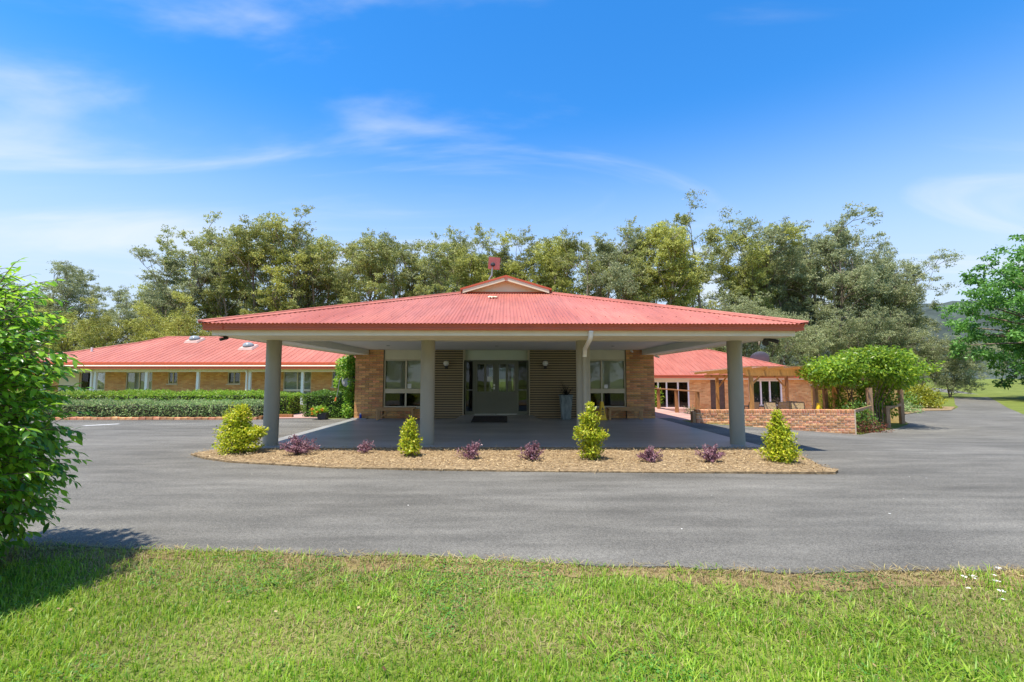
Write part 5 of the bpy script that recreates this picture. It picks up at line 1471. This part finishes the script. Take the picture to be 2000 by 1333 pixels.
lime_shrub(-1.82, 8.92, 'smallest lime-yellow shrub, before the second column from the left', [(0.0, 0, 0.24, 0.20, 0.19, 0.22), (-0.02, 0, 0.47, 0.15, 0.14, 0.18), (0.02, 0, 0.64, 0.06, 0.06, 0.10)], 42)
lime_shrub(1.55, 8.52, 'tall cone-shaped lime-green shrub before the downpipe column', [(0.0, 0, 0.20, 0.20, 0.19, 0.19), (-0.02, 0, 0.48, 0.27, 0.24, 0.20), (0.16, 0, 0.45, 0.16, 0.12, 0.09), (-0.02, 0, 0.74, 0.17, 0.16, 0.17), (0.0, 0, 0.94, 0.07, 0.07, 0.10)], 43)
lime_shrub(4.86, 8.22, 'cone-shaped green shrub at the right end of the mulch bed', [(0.02, 0, 0.18, 0.32, 0.28, 0.18), (0.0, 0, 0.42, 0.25, 0.23, 0.20), (-0.02, 0, 0.62, 0.16, 0.15, 0.17), (-0.04, 0, 0.82, 0.08, 0.08, 0.12)], 44)

def purple_shrub(x, y, rx, rz_, label, seed, n=1700):
    r_ = root('purple_shrub', (x, y, 0.0), label, 'shrub', 'purple-leaved shrubs in the mulch bed')
    rng = np.random.default_rng(seed); st_ = MB(); Ps = []; ds = []
    for i in range(int(46*rx/0.3)):
        a = rng.uniform(0, 6.28); el = rng.uniform(0.25, 1.45); L = rng.uniform(0.6, 1.05)
        e = np.array([math.cos(a)*math.cos(el)*rx*1.15, math.sin(a)*math.cos(el)*rx*0.9, math.sin(el)*rz_*1.05])*L
        m_ = e*0.5 + np.array([0, 0, rz_*0.12])
        pts = [np.array([0, 0, 0.0]), m_, e + np.array([0, 0, -0.02])]
        st_.tube([tuple(p) for p in pts], [0.005, 0.0035, 0.0015], 4, cap=False)
        k_ = max(6, n//int(46*rx/0.3)); t = rng.uniform(0.3, 1.05, k_)
        p = (1-t)[:, None]**2*pts[0] + 2*(t*(1-t))[:, None]*m_*1.0 + (t**2)[:, None]*e
        Ps.append(p + rng.normal(0, 0.012, (k_, 3))); ds.append(np.repeat(unit(e[None]), k_, 0))
    P = np.concatenate(Ps); d = np.concatenate(ds); P[:, 2] = np.maximum(P[:, 2], 0.03)
    shrub_part('foliage', r_, P, d, M['purple_leaf'], 0.036, 0.45, rng, 0.5)
    st_.build('stems', M['twig'], r_, world=False)
purple_shrub(-4.05, 9.18, 0.36, 0.36, 'largest purple-leaved shrub, second plant from the left in the bed', 51, 2600)
purple_shrub(-2.78, 9.32, 0.19, 0.24, 'small sparse purple shrub between the two left lime shrubs', 52, 700)
purple_shrub(-0.65, 8.60, 0.26, 0.34, 'upright purple shrub just left of the doors line, in the bed', 53)
purple_shrub(0.45, 8.50, 0.27, 0.32, 'round purple shrub in the middle of the bed, nearest the tall cone shrub', 54)
purple_shrub(2.55, 8.28, 0.26, 0.26, 'low purple shrub right of the downpipe column', 55)
purple_shrub(3.62, 8.28, 0.31, 0.29, 'wide purple shrub beside the right-end green cone shrub', 56, 2100)

# hedges: a solid core coloured as inner shade, with leaves all over an uneven clipped surface
def hedge(name, x0, x1, y0, y1, z0, h, mat, label, seed, dens=900, size=0.055, group=None, rnd=0.25, cat='hedge'):
    r_ = root(name, ((x0+x1)/2, (y0+y1)/2, z0), label, cat, group)
    rng = np.random.default_rng(seed); Lx, Ly = x1-x0, y1-y0
    n = int(dens*(Lx*(h*2+Ly) + 2*h*Ly))
    hx_, hy_ = Lx/2, Ly/2
    q = rng.uniform(-1, 1, (n, 3)); ax_ = rng.choice(3, n, p=np.array([2*h*Ly, 2*Lx*h, Lx*Ly*1.2])/(2*h*Ly+2*Lx*h+Lx*Ly*1.2))
    sgn = np.sign(rng.uniform(-1, 1, n)); q[np.arange(n), ax_] = np.where(ax_ == 2, 1.0, sgn)
    d = np.zeros((n, 3)); d[np.arange(n), ax_] = q[np.arange(n), ax_]
    p4 = np.sqrt((np.abs(q)**6).sum(1))**(1/3.0)
    k_ = (1/np.maximum(p4, 1))**(rnd*2)
    P = np.stack([q[:, 0]*hx_, q[:, 1]*hy_*k_, (q[:, 2]*0.5+0.5)*h*np.where(q[:, 2] > 0, k_, 1)], 1)
    lump = (vnoise(P[:, 0]+P[:, 1]*0.7+50, P[:, 2]*1.5+P[:, 1]+50, seed, 2.2)-0.5)*0.16 + (vnoise(P[:, 0]+50, P[:, 1]+P[:, 2]+50, seed+1, 6.0)-0.5)*0.09
    P += d*(lump + rng.uniform(-0.10, 0.03, n))[:, None]
    P[:, 2] = np.maximum(P[:, 2], 0.02)
    shrub_part('foliage', r_, P, d, mat, size, 0.5, rng, 0.35)
    MB().box(-hx_+0.12, hx_-0.12, -hy_+0.14, hy_-0.14, 0.0, h-0.14).build('branches', M['core'], r_, world=False)  # solid filler box; the hedge's inner shade is in its dark colour
    return r_
hedge('clipped_hedge', -19.5, -8.95, 17.1, 18.4, 0.0, 0.60, M['grey_hedge_leaf'], 'low grey-green clipped hedge along the left edge of the asphalt', 61, 800, 0.060)
hedge('clipped_hedge', -21.5, -8.75, 18.9, 20.3, -0.03, 0.92, M['hedge_leaf'], 'taller bright green clipped hedge behind the low grey-green one', 62, 800, 0.065, rnd=0.35)
hedge('clipped_hedge', -7.75, -5.75, 17.75, 19.1, 0.0, 0.95, M['dark_hedge_leaf'], 'dark green block hedge beside the left brick pier', 63, 1300, 0.060, rnd=0.35)

# climber up the side of the left pier
cl = root('climbing_plant', (-6.0, 17.6, 0.0), 'bright green climber growing up the left brick pier to the eave', 'climber')
rng = np.random.default_rng(71); Ps = []; ds = []
for c, r, n in (((-0.02, 0.0, 1.95), (0.42, 0.42, 0.38), 1700), ((-0.10, 0.0, 1.60), (0.34, 0.40, 0.30), 1000), ((0.24, -0.2, 1.55), (0.2, 0.25, 0.30), 420), ((-0.30, 0.1, 1.30), (0.22, 0.3, 0.28), 500), ((0.16, -0.55, 1.62), (0.18, 0.10, 0.16), 260), ((0.30, -0.5, 1.35), (0.12, 0.12, 0.22), 200), ((0.12, 0.0, 0.95), (0.26, 0.45, 0.40), 900), ((0.15, -0.05, 0.35), (0.25, 0.5, 0.40), 900), ((0.10, 0, 2.2), (0.3, 0.35, 0.14), 500)):
    P, d = ell_cloud(n, rng, c, r, -1, 2.4, 0.3, 71); Ps.append(P); ds.append(d)
P = np.concatenate(Ps); d = np.concatenate(ds); P[:, 2] = np.maximum(P[:, 2], 0.03)
P[:, 0] = np.where((P[:, 1] > -0.44) & (P[:, 0] > 0.40), 0.40, P[:, 0])
shrub_part('foliage', cl, P, d, M['climber_leaf'], 0.085, 0.55, rng, 0.3, 0.5)
sm_ = MB()
for k_ in range(7):
    sm_.tube([(0.25+rng.normal(0, 0.06), rng.normal(0, 0.2), 0), (0.2, rng.normal(0, 0.2), 1.0), (rng.normal(0, 0.12), rng.normal(0, 0.2), 2.0)], [0.018, 0.012, 0.006], 5)
sm_.build('stems', M['twig'], cl, world=False)

# potted flowers by the hedge
fp = root('flower_pot', (-6.62, 16.95, 0.0), 'square charcoal pot of lime foliage and orange flowers by the block hedge', 'flower pot')
MB().add([(-0.14, -0.14, 0.0), (0.14, -0.14, 0.0), (0.14, 0.14, 0.0), (-0.14, 0.14, 0.0), (-0.17, -0.17, 0.24), (0.17, -0.17, 0.24), (0.17, 0.17, 0.24), (-0.17, 0.17, 0.24)],
         [(0, 3, 2, 1), (0, 1, 5, 4), (1, 2, 6, 5), (2, 3, 7, 6), (3, 0, 4, 7), (4, 5, 6, 7)]).build('pot', M['dark_pot'], fp, world=False, bevel=0.008)
rng = np.random.default_rng(72)
P, d = ell_cloud(900, rng, (-0.12, -0.02, 0.30), (0.32, 0.24, 0.17), -0.9, 2.4, 0.25, 72)
shrub_part('foliage', fp, P, d, M['vine_leaf'], 0.055, 0.8, rng, 0.5)
for c in ((-0.34, -0.12, 0.38), (-0.14, -0.22, 0.30), (-0.30, -0.2, 0.22), (-0.40, 0.0, 0.30), (0.02, -0.2, 0.36)):
    P, d = ell_cloud(22, rng, c, (0.045, 0.045, 0.03), -1, 2, 0.1, 1)
    shrub_part('flower', fp, P, d, M['flower'], 0.05, 0.8, rng, 0.8)

# the vine on the arbour
vi = root('arbour_vine', (14.3, 18.3, -0.4), 'dense bright green vine canopy spilling over the timber arbour', 'vine')
rng = np.random.default_rng(81); Ps = []; ds = []
for c, r, n in (((0.0, 0.0, 2.25), (2.2, 1.5, 0.66), 8000), ((-1.35, -0.2, 2.05), (0.9, 1.0, 0.55), 2600), ((1.3, 0.3, 2.1), (1.0, 1.1, 0.60), 2800), ((0.1, -0.5, 2.75), (1.1, 0.9, 0.36), 1800), ((1.0, 0.2, 2.75), (0.8, 0.8, 0.30), 1100),
                ((0.25, 0.25, 1.0), (0.42, 0.4, 0.75), 1100), ((0.55, 0.1, 0.45), (0.28, 0.3, 0.42), 450), ((1.9, 0.9, 1.75), (0.8, 0.6, 0.30), 1100), ((-0.5, 0.6, 0.9), (0.35, 0.3, 0.6), 350), ((1.35, 0.7, 0.95), (0.5, 0.4, 0.7), 1000)):
    P, d = ell_cloud(n, rng, c, r, -0.95, 2.8, 0.35, 81+len(Ps)); Ps.append(P); ds.append(d)
P = np.concatenate(Ps); d = np.concatenate(ds)
shrub_part('foliage', vi, P, d, M['vine_leaf'], 0.135, 0.5, rng, 0.35, 0.55, 0.45, 0.0, 0.0)
sm_ = MB()
for k_ in range(16):
    x = rng.uniform(-0.9, 0.6); y = rng.uniform(-0.8, 0.6)
    pts = [(x*0.5-0.1, y*0.5-0.3, 0.0), (x*0.7+rng.normal(0, 0.15), y*0.7+rng.normal(0, 0.15), 0.9), (x*1.3, y*1.3, 1.9)]
    sm_.tube(pts, [0.035, 0.022, 0.01], 6)
sm_.build('stems', M['twig'], vi, world=False)
def mound(name, x, y, z, r, n, mat, size, label, seed, ratio=0.5, cat='shrub', lump=0.3):
    rr_ = root(name, (x, y, z), label, cat); rng = np.random.default_rng(seed)
    P, d = ell_cloud(n, rng, (0, 0, r[2]*0.55), r, -0.6, 2.4, lump, seed); P[:, 2] = np.maximum(P[:, 2], 0.02)
    shrub_part('foliage', rr_, P, d, mat, size, ratio, rng, 0.5)
    st_ = MB()
    for k_ in range(8):
        a = rng.uniform(0, 6.28); st_.tube([(0, 0, -0.05), (math.cos(a)*r[0]*0.3, math.sin(a)*r[1]*0.3, r[2]*0.5), (math.cos(a)*r[0]*0.6, math.sin(a)*r[1]*0.6, r[2]*0.9)], [0.02, 0.012, 0.005], 5)
    st_.build('stems', M['twig'], rr_, world=False)
mound('green_shrub', 14.1, 20.0, -0.55, (0.55, 0.35, 1.15), 1500, M['vine_leaf'], 0.09, 'bright green shrub between the arbour posts before the yellow wall', 82)
mound('green_shrub', 12.9, 16.9, -0.45, (0.7, 0.5, 0.75), 1500, M['dark_hedge_leaf'], 0.08, 'dark green shrub behind the right end of the low brick wall', 83)
mound('red_groundcover', 13.0, 16.55, -0.45, (0.75, 0.4, 0.28), 900, leafm('red_leaf', [(0.16, 0.04, 0.025), (0.28, 0.09, 0.05), (0.10, 0.10, 0.03)]), 0.06, 'low reddish ground cover by the right end of the low brick wall', 84)
mound('purple_flower', 9.0, 17.2, -0.05, (0.16, 0.14, 0.26), 260, leafm('magenta_leaf', [(0.14, 0.02, 0.07), (0.22, 0.05, 0.12), (0.08, 0.03, 0.05)]), 0.05, 'small magenta-leaved plant showing above the low brick wall', 85)
tag(MB().box(8.7, 9.3, 17.0, 17.4, -0.65, 0.06).build('planter_ledge', M['paver'], at=(9.0, 17.2, 0), bevel=0.01), 'low brick planter ledge behind the low brick wall', 'planter')
mound('lavender_plant', 12.0, 19.9, -0.64, (1.3, 0.4, 0.95), 1800, leafm('lavender', [(0.22, 0.24, 0.15), (0.34, 0.34, 0.28), (0.30, 0.22, 0.36), (0.15, 0.19, 0.09)]), 0.05, 'grey lavender bush behind the low brick wall under the pergola', 86)
mound('pale_groundcover', 7.95, 19.6, -0.25, (0.35, 0.9, 0.32), 1100, leafm('pale_strap', [(0.30, 0.30, 0.14), (0.42, 0.40, 0.22), (0.20, 0.24, 0.08)]), 0.09, 'pale yellow-green tufted plants right of the timber handrail', 87, 0.25)
mound('leafy_plant', 7.9, 24.3, -0.1, (0.35, 0.35, 0.75), 600, M['vine_leaf'], 0.09, 'bright green plant behind the timber handrail near the glazed doors', 88)

# planted island by the bend of the drive
isl = [(21.4, 24.5), (24.7, 27.0), (26.6, 27.4), (28.6, 29.3), (30.4, 31.0), (28, 33), (24, 32), (20.5, 28)]
tag(poly_sheet('leaf_litter_bed', isl, M['soil'], lambda x, y: G(x, y) + 0.015, 1.0), kind='structure')
mound('gold_shrub', 26.9, 29.9, -0.5, (1.35, 1.0, 1.05), 3600, M['gold_leaf'], 0.14, 'yellow-green spreading shrub nearest the bend of the drive', 91)
mound('gold_shrub', 25.3, 30.4, -0.5, (1.1, 1.0, 1.5), 3000, M['gold_leaf'], 0.14, 'taller golden shrub left of the spreading one by the drive', 92)
mound('grey_shrub', 24.1, 29.6, -0.5, (1.1, 1.0, 1.25), 2600, M['gum_leaf_grey'], 0.12, 'grey twiggy shrub beside the golden shrubs by the drive', 93)
mound('dark_shrub', 23.8, 28.0, -0.5, (1.3, 0.9, 0.8), 2600, M['dark_hedge_leaf'], 0.11, 'dark green mound before the grey shrub by the drive', 94)
mound('flowering_groundcover', 22.2, 26.2, -0.48, (1.2, 1.0, 0.4), 2200, M['grey_hedge_leaf'], 0.09, 'low pale flowering ground cover at the near tip of the planted island', 95)
mound('dark_shrub', 20.6, 26.2, -0.5, (1.4, 1.2, 1.7), 3000, M['dark_hedge_leaf'], 0.13, 'tall dark green shrub behind the garden wall right of the arbour', 96)
# ------------------------------------------------------------------ glossy bush at the left edge
bu = root('glossy_bush', (-4.57, 3.3, 0.0), 'large glossy-leaved green bush at the left edge of the lawn', 'bush')
rng = np.random.default_rng(31)
CB = np.array([0, 0, 1.14]); RB = np.array([1.12, 1.15, 1.50])
Ps, Ds, Ns, Ls = [], [], [], []; sh = MB()
def shoot(p, d, L, nlv, size):
    pts = [p.copy()]; seg = 6
    for i in range(seg):
        d = unit((d + rng.normal(0, 0.10, 3) + np.array([0, 0, -0.07]))[None])[0]
        p = p + d*L/seg; pts.append(p.copy())
    sh.tube([tuple(q) for q in pts], [0.005*(1-0.12*i) for i in range(seg+1)], 4, cap=False)
    pts = np.array(pts); side = unit(np.cross(d, [0, 0, 1.0])[None])[0]
    for i in range(nlv):
        t = 0.15 + 0.85*(i+0.5)/nlv; q = np.array([np.interp(t*seg, range(seg+1), pts[:, k_]) for k_ in range(3)])
        s = 1 if i % 2 else -1
        Ps.append(q); Ds.append(d*0.75 + side*s*rng.uniform(0.5, 1.0) + rng.normal(0, 0.22, 3) - np.array([0, 0, 0.28]))
        Ns.append(np.array([0, 0, 1.0]) + side*s*0.25 + rng.normal(0, 0.28, 3)); Ls.append(size*rng.uniform(0.7, 1.25))
    Ps.append(pts[-1]); Ds.append(d + rng.normal(0, 0.2, 3)); Ns.append(np.array([0, 0, 1.0]) + rng.normal(0, 0.3, 3)); Ls.append(size*0.8)
for i in range(4200):
    u = rdir(1, rng)[0]
    if u[0] < -0.55 or u[1] > 0.85: 
        if rng.random() < 0.85: continue
    k_ = 0.50 + 0.42*rng.random()
    b_ = CB + u*RB*k_*(0.93+0.14*vnoise(u[0]*2+4, u[2]*2+u[1]+4, 5, 1.7))
    if b_[2] < 0.06: continue
    d = unit((u*np.array([1, 1, 0.6]) + np.array([0, 0, 0.25]) + rng.normal(0, 0.35, 3))[None])[0]
    shoot(b_, d, rng.uniform(0.18, 0.34), int(rng.integers(6, 10)), 0.080)
# a few long shoots that break the outline
for (p, d, L) in (((0.62, -0.35, 2.02), (0.15, 0, 1), 0.46), ((0.68, 0.0, 1.9), (0.75, 0, 0.55), 0.42), ((0.80, 0.2, 1.68), (1, 0, 0.22), 0.46), ((0.85, 0.1, 1.45), (1, 0, 0.22), 0.45), ((0.9, 0.1, 1.15), (1, 0, 0.05), 0.4), ((0.92, 0.0, 0.82), (1, 0, 0.15), 0.44), ((0.85, -0.2, 0.62), (1, -0.1, 0.0), 0.35), ((0.92, 0.1, 0.95), (1, 0, 0.12), 0.42)):
    shoot(np.array(p), unit(np.array([d], float))[0], L, 8, 0.085)
P = np.array(Ps); D = unit(np.array(Ds)); N = np.array(Ns); L = np.array(Ls)
wx = P[:, 0] - 4.57; wy = P[:, 1] + 3.3
vis = wx/np.maximum(wy, 0.1) > -1.13
score = np.where(vis, np.hypot(wx, wy) - 0.5*L/0.09, 99.0)
order = np.argsort(score); near, rest = order[:300], order[300:]
V, F = leaves(P[rest], D[rest], N[rest], L[rest], L[rest]*0.38, 0.12, 0.26)
tag(link('foliage', npmesh('bush_foliage', V, F, M['bush_leaf'], True), bu), kind='stuff')
lv, lf = leaves(np.zeros((1, 3)), np.array([[0, 1.0, 0]]), np.array([[0, 0, 1.0]]), 1.0, 0.38, 0.12, 0.26)
leaf_me = [npmesh('bush_leaf', lv, lf, m_, True) for m_ in (M['bush_leaf'],)][0]
obj_leaf = [leaf_me]
# single leaves share a mesh, so their tint comes from the object instead of the island
def leaf_obj_mat():
    m, n, l, out = nt('bush_leaf_single')
    oi = n.new('ShaderNodeObjectInfo'); rp = n.new('ShaderNodeValToRGB'); el = rp.color_ramp.elements
    cs = [(0.06, 0.18, 0.02), (0.135, 0.325, 0.026), (0.23, 0.46, 0.034), (0.36, 0.57, 0.043)]
    while len(el) < 4: el.new(0.5)
    for i, c in enumerate(cs): el[i].position = i/3; el[i].color = c4(c)
    l.new(oi.outputs['Random'], rp.inputs['Fac'])
    b = n.new('ShaderNodeBsdfPrincipled'); b.inputs['Roughness'].default_value = 0.27; b.inputs['Specular IOR Level'].default_value = 0.6
    t = n.new('ShaderNodeBsdfTranslucent'); mx = n.new('ShaderNodeMixShader'); mx.inputs[0].default_value = 0.5
    l.new(rp.outputs['Color'], b.inputs['Base Color']); l.new(rp.outputs['Color'], t.inputs['Color'])
    l.new(b.outputs[0], mx.inputs[1]); l.new(t.outputs[0], mx.inputs[2]); l.new(mx.outputs[0], out.inputs['Surface'])
    return m
leaf_me.materials.clear(); leaf_me.materials.append(leaf_obj_mat())
for i in near:
    d = Vector(D[i]); s = d.cross(Vector(N[i])).normalized(); u = s.cross(d)
    o = bpy.data.objects.new('leaf', leaf_me); col.objects.link(o); o.parent = bu
    mt = Matrix((s, d, u)).transposed().to_4x4() @ Matrix.Diagonal((L[i], L[i], L[i], 1))
    mt.translation = Vector(P[i]); o.matrix_local = mt
for k_ in range(26):
    a = rng.uniform(0, 6.28); e = np.array([math.cos(a)*0.75, math.sin(a)*0.8, rng.uniform(0.6, 2.0)])
    sh.tube([(rng.normal(0, 0.12), rng.normal(0, 0.12), -0.03), tuple(e*np.array([0.45, 0.45, 0.5])), tuple(e)], [0.022, 0.014, 0.006], 6)
sh.build('branches', M['twig'], bu, world=False)
co = MB().lathe([(0.1, 0.15), (0.3, 0.5), (0.40, 1.1), (0.28, 1.6), (0.08, 1.85)], (0, 0, 0), 16); co.build('dark_filler', M['core'], bu, world=False)  # solid filler; the bush's inner shade is in its dark colour

# ------------------------------------------------------------------ turf in front
rng = np.random.default_rng(77)
def blades(n, area_fn, hmin, hmax, w, lean, keep):
    x = rng.uniform(-6.2, 6.2, n); y = 1.5 + 3.2*rng.random(n)
    k_ = (np.abs(x) < 1.14*y + 0.5) & (y < near_y(x) + area_fn(x)) & (rng.random(n) < keep(x, y))
    x, y = x[k_], y[k_]; m_ = len(x)
    lush = vnoise(x+20, y+20, 31, 1.6)*0.6 + vnoise(x+20, y+20, 32, 4.5)*0.4
    h = (hmin + (hmax-hmin)*rng.random(m_)**1.6)*(0.55+0.9*lush)
    az = rng.uniform(0, 6.28, m_); ln = lean*rng.uniform(0.2, 1.3, m_)
    d = np.stack([np.cos(az), np.sin(az), np.zeros(m_)], 1); s = np.stack([-np.sin(az), np.cos(az), np.zeros(m_)], 1)
    ww = (w*rng.uniform(0.6, 1.5, m_))[:, None]
    b = np.stack([x, y, -0.036 + 0*x], 1); z = np.array([0, 0, 1.0])
    p1 = b + z*(h*0.6)[:, None] + d*(h*0.25*ln)[:, None]
    p2 = b + z*(h*(1-0.25*ln))[:, None] + d*(h*0.95*ln)[:, None]
    V = np.stack([b-s*ww/2, b+s*ww/2, p1-s*ww*0.42, p1+s*ww*0.42, p2], 1).reshape(-1, 3)
    tri = np.array([[0, 1, 3], [0, 3, 2], [2, 3, 4]])
    return V, (np.arange(m_)[:, None, None]*5 + tri[None]).reshape(-1, 3)
def dryness(x, y):
    e = near_y(x) - y
    a = sm(0.62, 0.12, e)*0.8*(0.4+0.6*sm(0.3, 0.6, vnoise(x+4, y+4, 43, 1.3))) + 0.85*sm(1.2, 0.4, e)*sm(0.42, 0.68, vnoise(x+9, y+9, 41, 1.9))
    b = 0.7*sm(0.60, 0.80, vnoise(x+3, y*1.4+3, 42, 1.15))*sm(-3.2, -1.5, x)
    return np.clip(np.maximum(a, b), 0, 0.95)
V, F = blades(210000, lambda x: -0.01, 0.025, 0.085, 0.0052, 0.8, lambda x, y: 1-0.86*dryness(x, y))
tag(link('lawn_grass', npmesh('lawn_grass', V, F, M['grass'])), 'bright green turf of the front lawn', kind='stuff')
V, F = blades(190000, lambda x: 0.05, 0.018, 0.065, 0.0046, 1.4, lambda x, y: 0.10+0.72*dryness(x, y))
tag(link('dry_grass', npmesh('dry_grass', V, F, M['dry_grass'])), 'dry straw-coloured grass along the asphalt edge and in patches', kind='stuff')
vo = []
for x in np.arange(-7.0, 7.01, 0.1): vo.append((float(x), float(near_y(x) - 0.06 - 0.30*vnoise(x+7, 0.4, 61, 1.1) - 0.12*vnoise(x, 0.2, 62, 5.0))))
vo += [(float(x), float(near_y(x) + 0.02)) for x in np.arange(7.0, -7.01, -0.1)]
tag(poly_sheet('verge_soil', vo, M['verge'], lambda x, y: -0.0255 + 0.0*x, 0), kind='structure')
# straggling straw that leans over the broken edge of the asphalt
n = 5200; x = rng.uniform(-5.6, 5.6, n); x = x[rng.random(n) < 0.25+0.75*sm(0.35, 0.65, vnoise(x+2, 0.5, 71, 2.6))]; n = len(x)
y = near_y(x) + rng.uniform(-0.10, 0.035, n); az = rng.uniform(0, 6.28, n)
D = np.stack([np.cos(az), np.sin(az), rng.uniform(0.25, 1.1, n)], 1)
V, F = leaves(np.stack([x, y, np.full(n, -0.03)], 1), D, np.stack([-np.cos(az), -np.sin(az), np.full(n, 0.8)], 1), rng.uniform(0.05, 0.12, n), rng.uniform(0.003, 0.007, n), 0.1, 0.4)
tag(link('edge_straw', npmesh('edge_straw', V, F, M['dry_grass'], True)), 'straw and runners creeping over the broken asphalt edge', kind='stuff')
n = 1500; x = rng.uniform(-5.6, 5.6, n); x = x[rng.random(n) < sm(0.5, 0.75, vnoise(x+12, 0.5, 72, 2.0))]; n = len(x)
y = near_y(x) + rng.uniform(-0.12, 0.02, n); az = rng.uniform(0, 6.28, n)
D = np.stack([np.cos(az), np.sin(az), rng.uniform(0.3, 1.3, n)], 1)
V, F = leaves(np.stack([x, y, np.full(n, -0.03)], 1), D, np.stack([-np.cos(az), -np.sin(az), np.full(n, 0.8)], 1), rng.uniform(0.06, 0.12, n), rng.uniform(0.004, 0.009, n), 0.1, 0.35)
tag(link('edge_weeds', npmesh('edge_weeds', V, F, M['grass'], True)), 'green weeds growing along the broken asphalt edge', kind='stuff')
# broader tufts
n = 1500; x = rng.uniform(-5, 5, n); y = 1.6 + 2.3*rng.random(n)
k_ = (y < near_y(x) - 0.3) & (np.abs(x) < 1.14*y+0.4) & (rng.random(n) < sm(0.45, 0.8, vnoise(x+60, y+60, 51, 1.3))); x, y = x[k_], y[k_]; n = len(x)
rep = 7; x = np.repeat(x, rep) + rng.normal(0, 0.02, n*rep); y = np.repeat(y, rep) + rng.normal(0, 0.02, n*rep); n *= rep
az = rng.uniform(0, 6.28, n); D = np.stack([np.cos(az)*0.8, np.sin(az)*0.8, rng.uniform(0.5, 1.5, n)], 1)
V, F = leaves(np.stack([x, y, np.full(n, -0.03)], 1), D, np.stack([-np.cos(az), -np.sin(az), np.full(n, 0.8)], 1), rng.uniform(0.06, 0.115, n), rng.uniform(0.005, 0.010, n), 0.12, 0.35)
tag(link('broad_grass', npmesh('broad_grass', V, F, M['grass'], True)), 'broad-bladed grass tufts scattered in the lawn', kind='stuff')
# clover and flat weeds in patches
n = 60000; x = rng.uniform(-5, 5, n); y = 1.7 + 2.6*rng.random(n)
k_ = (y < near_y(x) - 0.08) & (np.abs(x) < 1.14*y+0.3) & (rng.random(n) < 0.8*sm(0.56, 0.72, vnoise(x+31, y+17, 81, 1.7)*0.7+vnoise(x+5, y+2, 82, 5.0)*0.3)); x, y = x[k_], y[k_]; n = len(x)
az = rng.uniform(0, 6.28, n)
V, F = leaves(np.stack([x, y, -0.03+rng.uniform(0.02, 0.055, n)], 1), np.stack([np.cos(az), np.sin(az), rng.normal(0, 0.2, n)], 1), np.stack([rng.normal(0, 0.3, n), rng.normal(0, 0.3, n), np.ones(n)], 1), rng.uniform(0.010, 0.022, n), rng.uniform(0.009, 0.018, n))
tag(link('lawn_clover', npmesh('lawn_clover', V, F, M['clover'])), 'patches of clover and flat weeds in the front lawn', kind='stuff')
# daisies on the right and pale fallen petals
def specks(name, X, Y, Z, size, mat, label, flat=0.3):
    n = len(X); az = rng.uniform(0, 6.28, n)
    V, F = leaves(np.stack([X, Y, Z], 1), np.stack([np.cos(az), np.sin(az), rng.normal(0, 0.1, n)], 1), np.stack([rng.normal(0, flat, n), rng.normal(0, flat, n), np.ones(n)], 1), size*rng.uniform(0.6, 1.4, n), size*rng.uniform(0.4, 0.9, n))
    tag(link(name, npmesh(name, V, F, mat)), label, kind='stuff')
n = 26; cx = rng.normal(3.75, 0.28, n); cy = rng.normal(3.15, 0.22, n)
cx = np.repeat(cx, 7) + rng.normal(0, 0.006, n*7); cy = np.repeat(cy, 7) + rng.normal(0, 0.006, n*7)
specks('lawn_daisies', cx, cy, 0.035 + 0*cx, 0.016, M['petal'], 'white daisies dotted in the right side of the lawn')
n = 30; X = rng.uniform(-5, 8, n); Y = rng.uniform(4.5, 16.5, n); k_ = ~in_poly(X, Y, bed_out); X, Y = X[k_], Y[k_]
specks('fallen_petals', X, Y, np.where((np.abs(X) < 5.6) & (Y > 10.1), 0.006, G(X, Y)-0.006), 0.03, M['petal'], 'pale fallen leaves and petals on the asphalt and slab', 0.08)
n = 18; X = rng.uniform(-4, 4, n); Y = rng.uniform(2.2, 3.6, n)
specks('fallen_leaves', X, Y, np.full(n, 0.02), 0.035, M['chips'], 'dead brown leaves lying in the front lawn', 0.3)
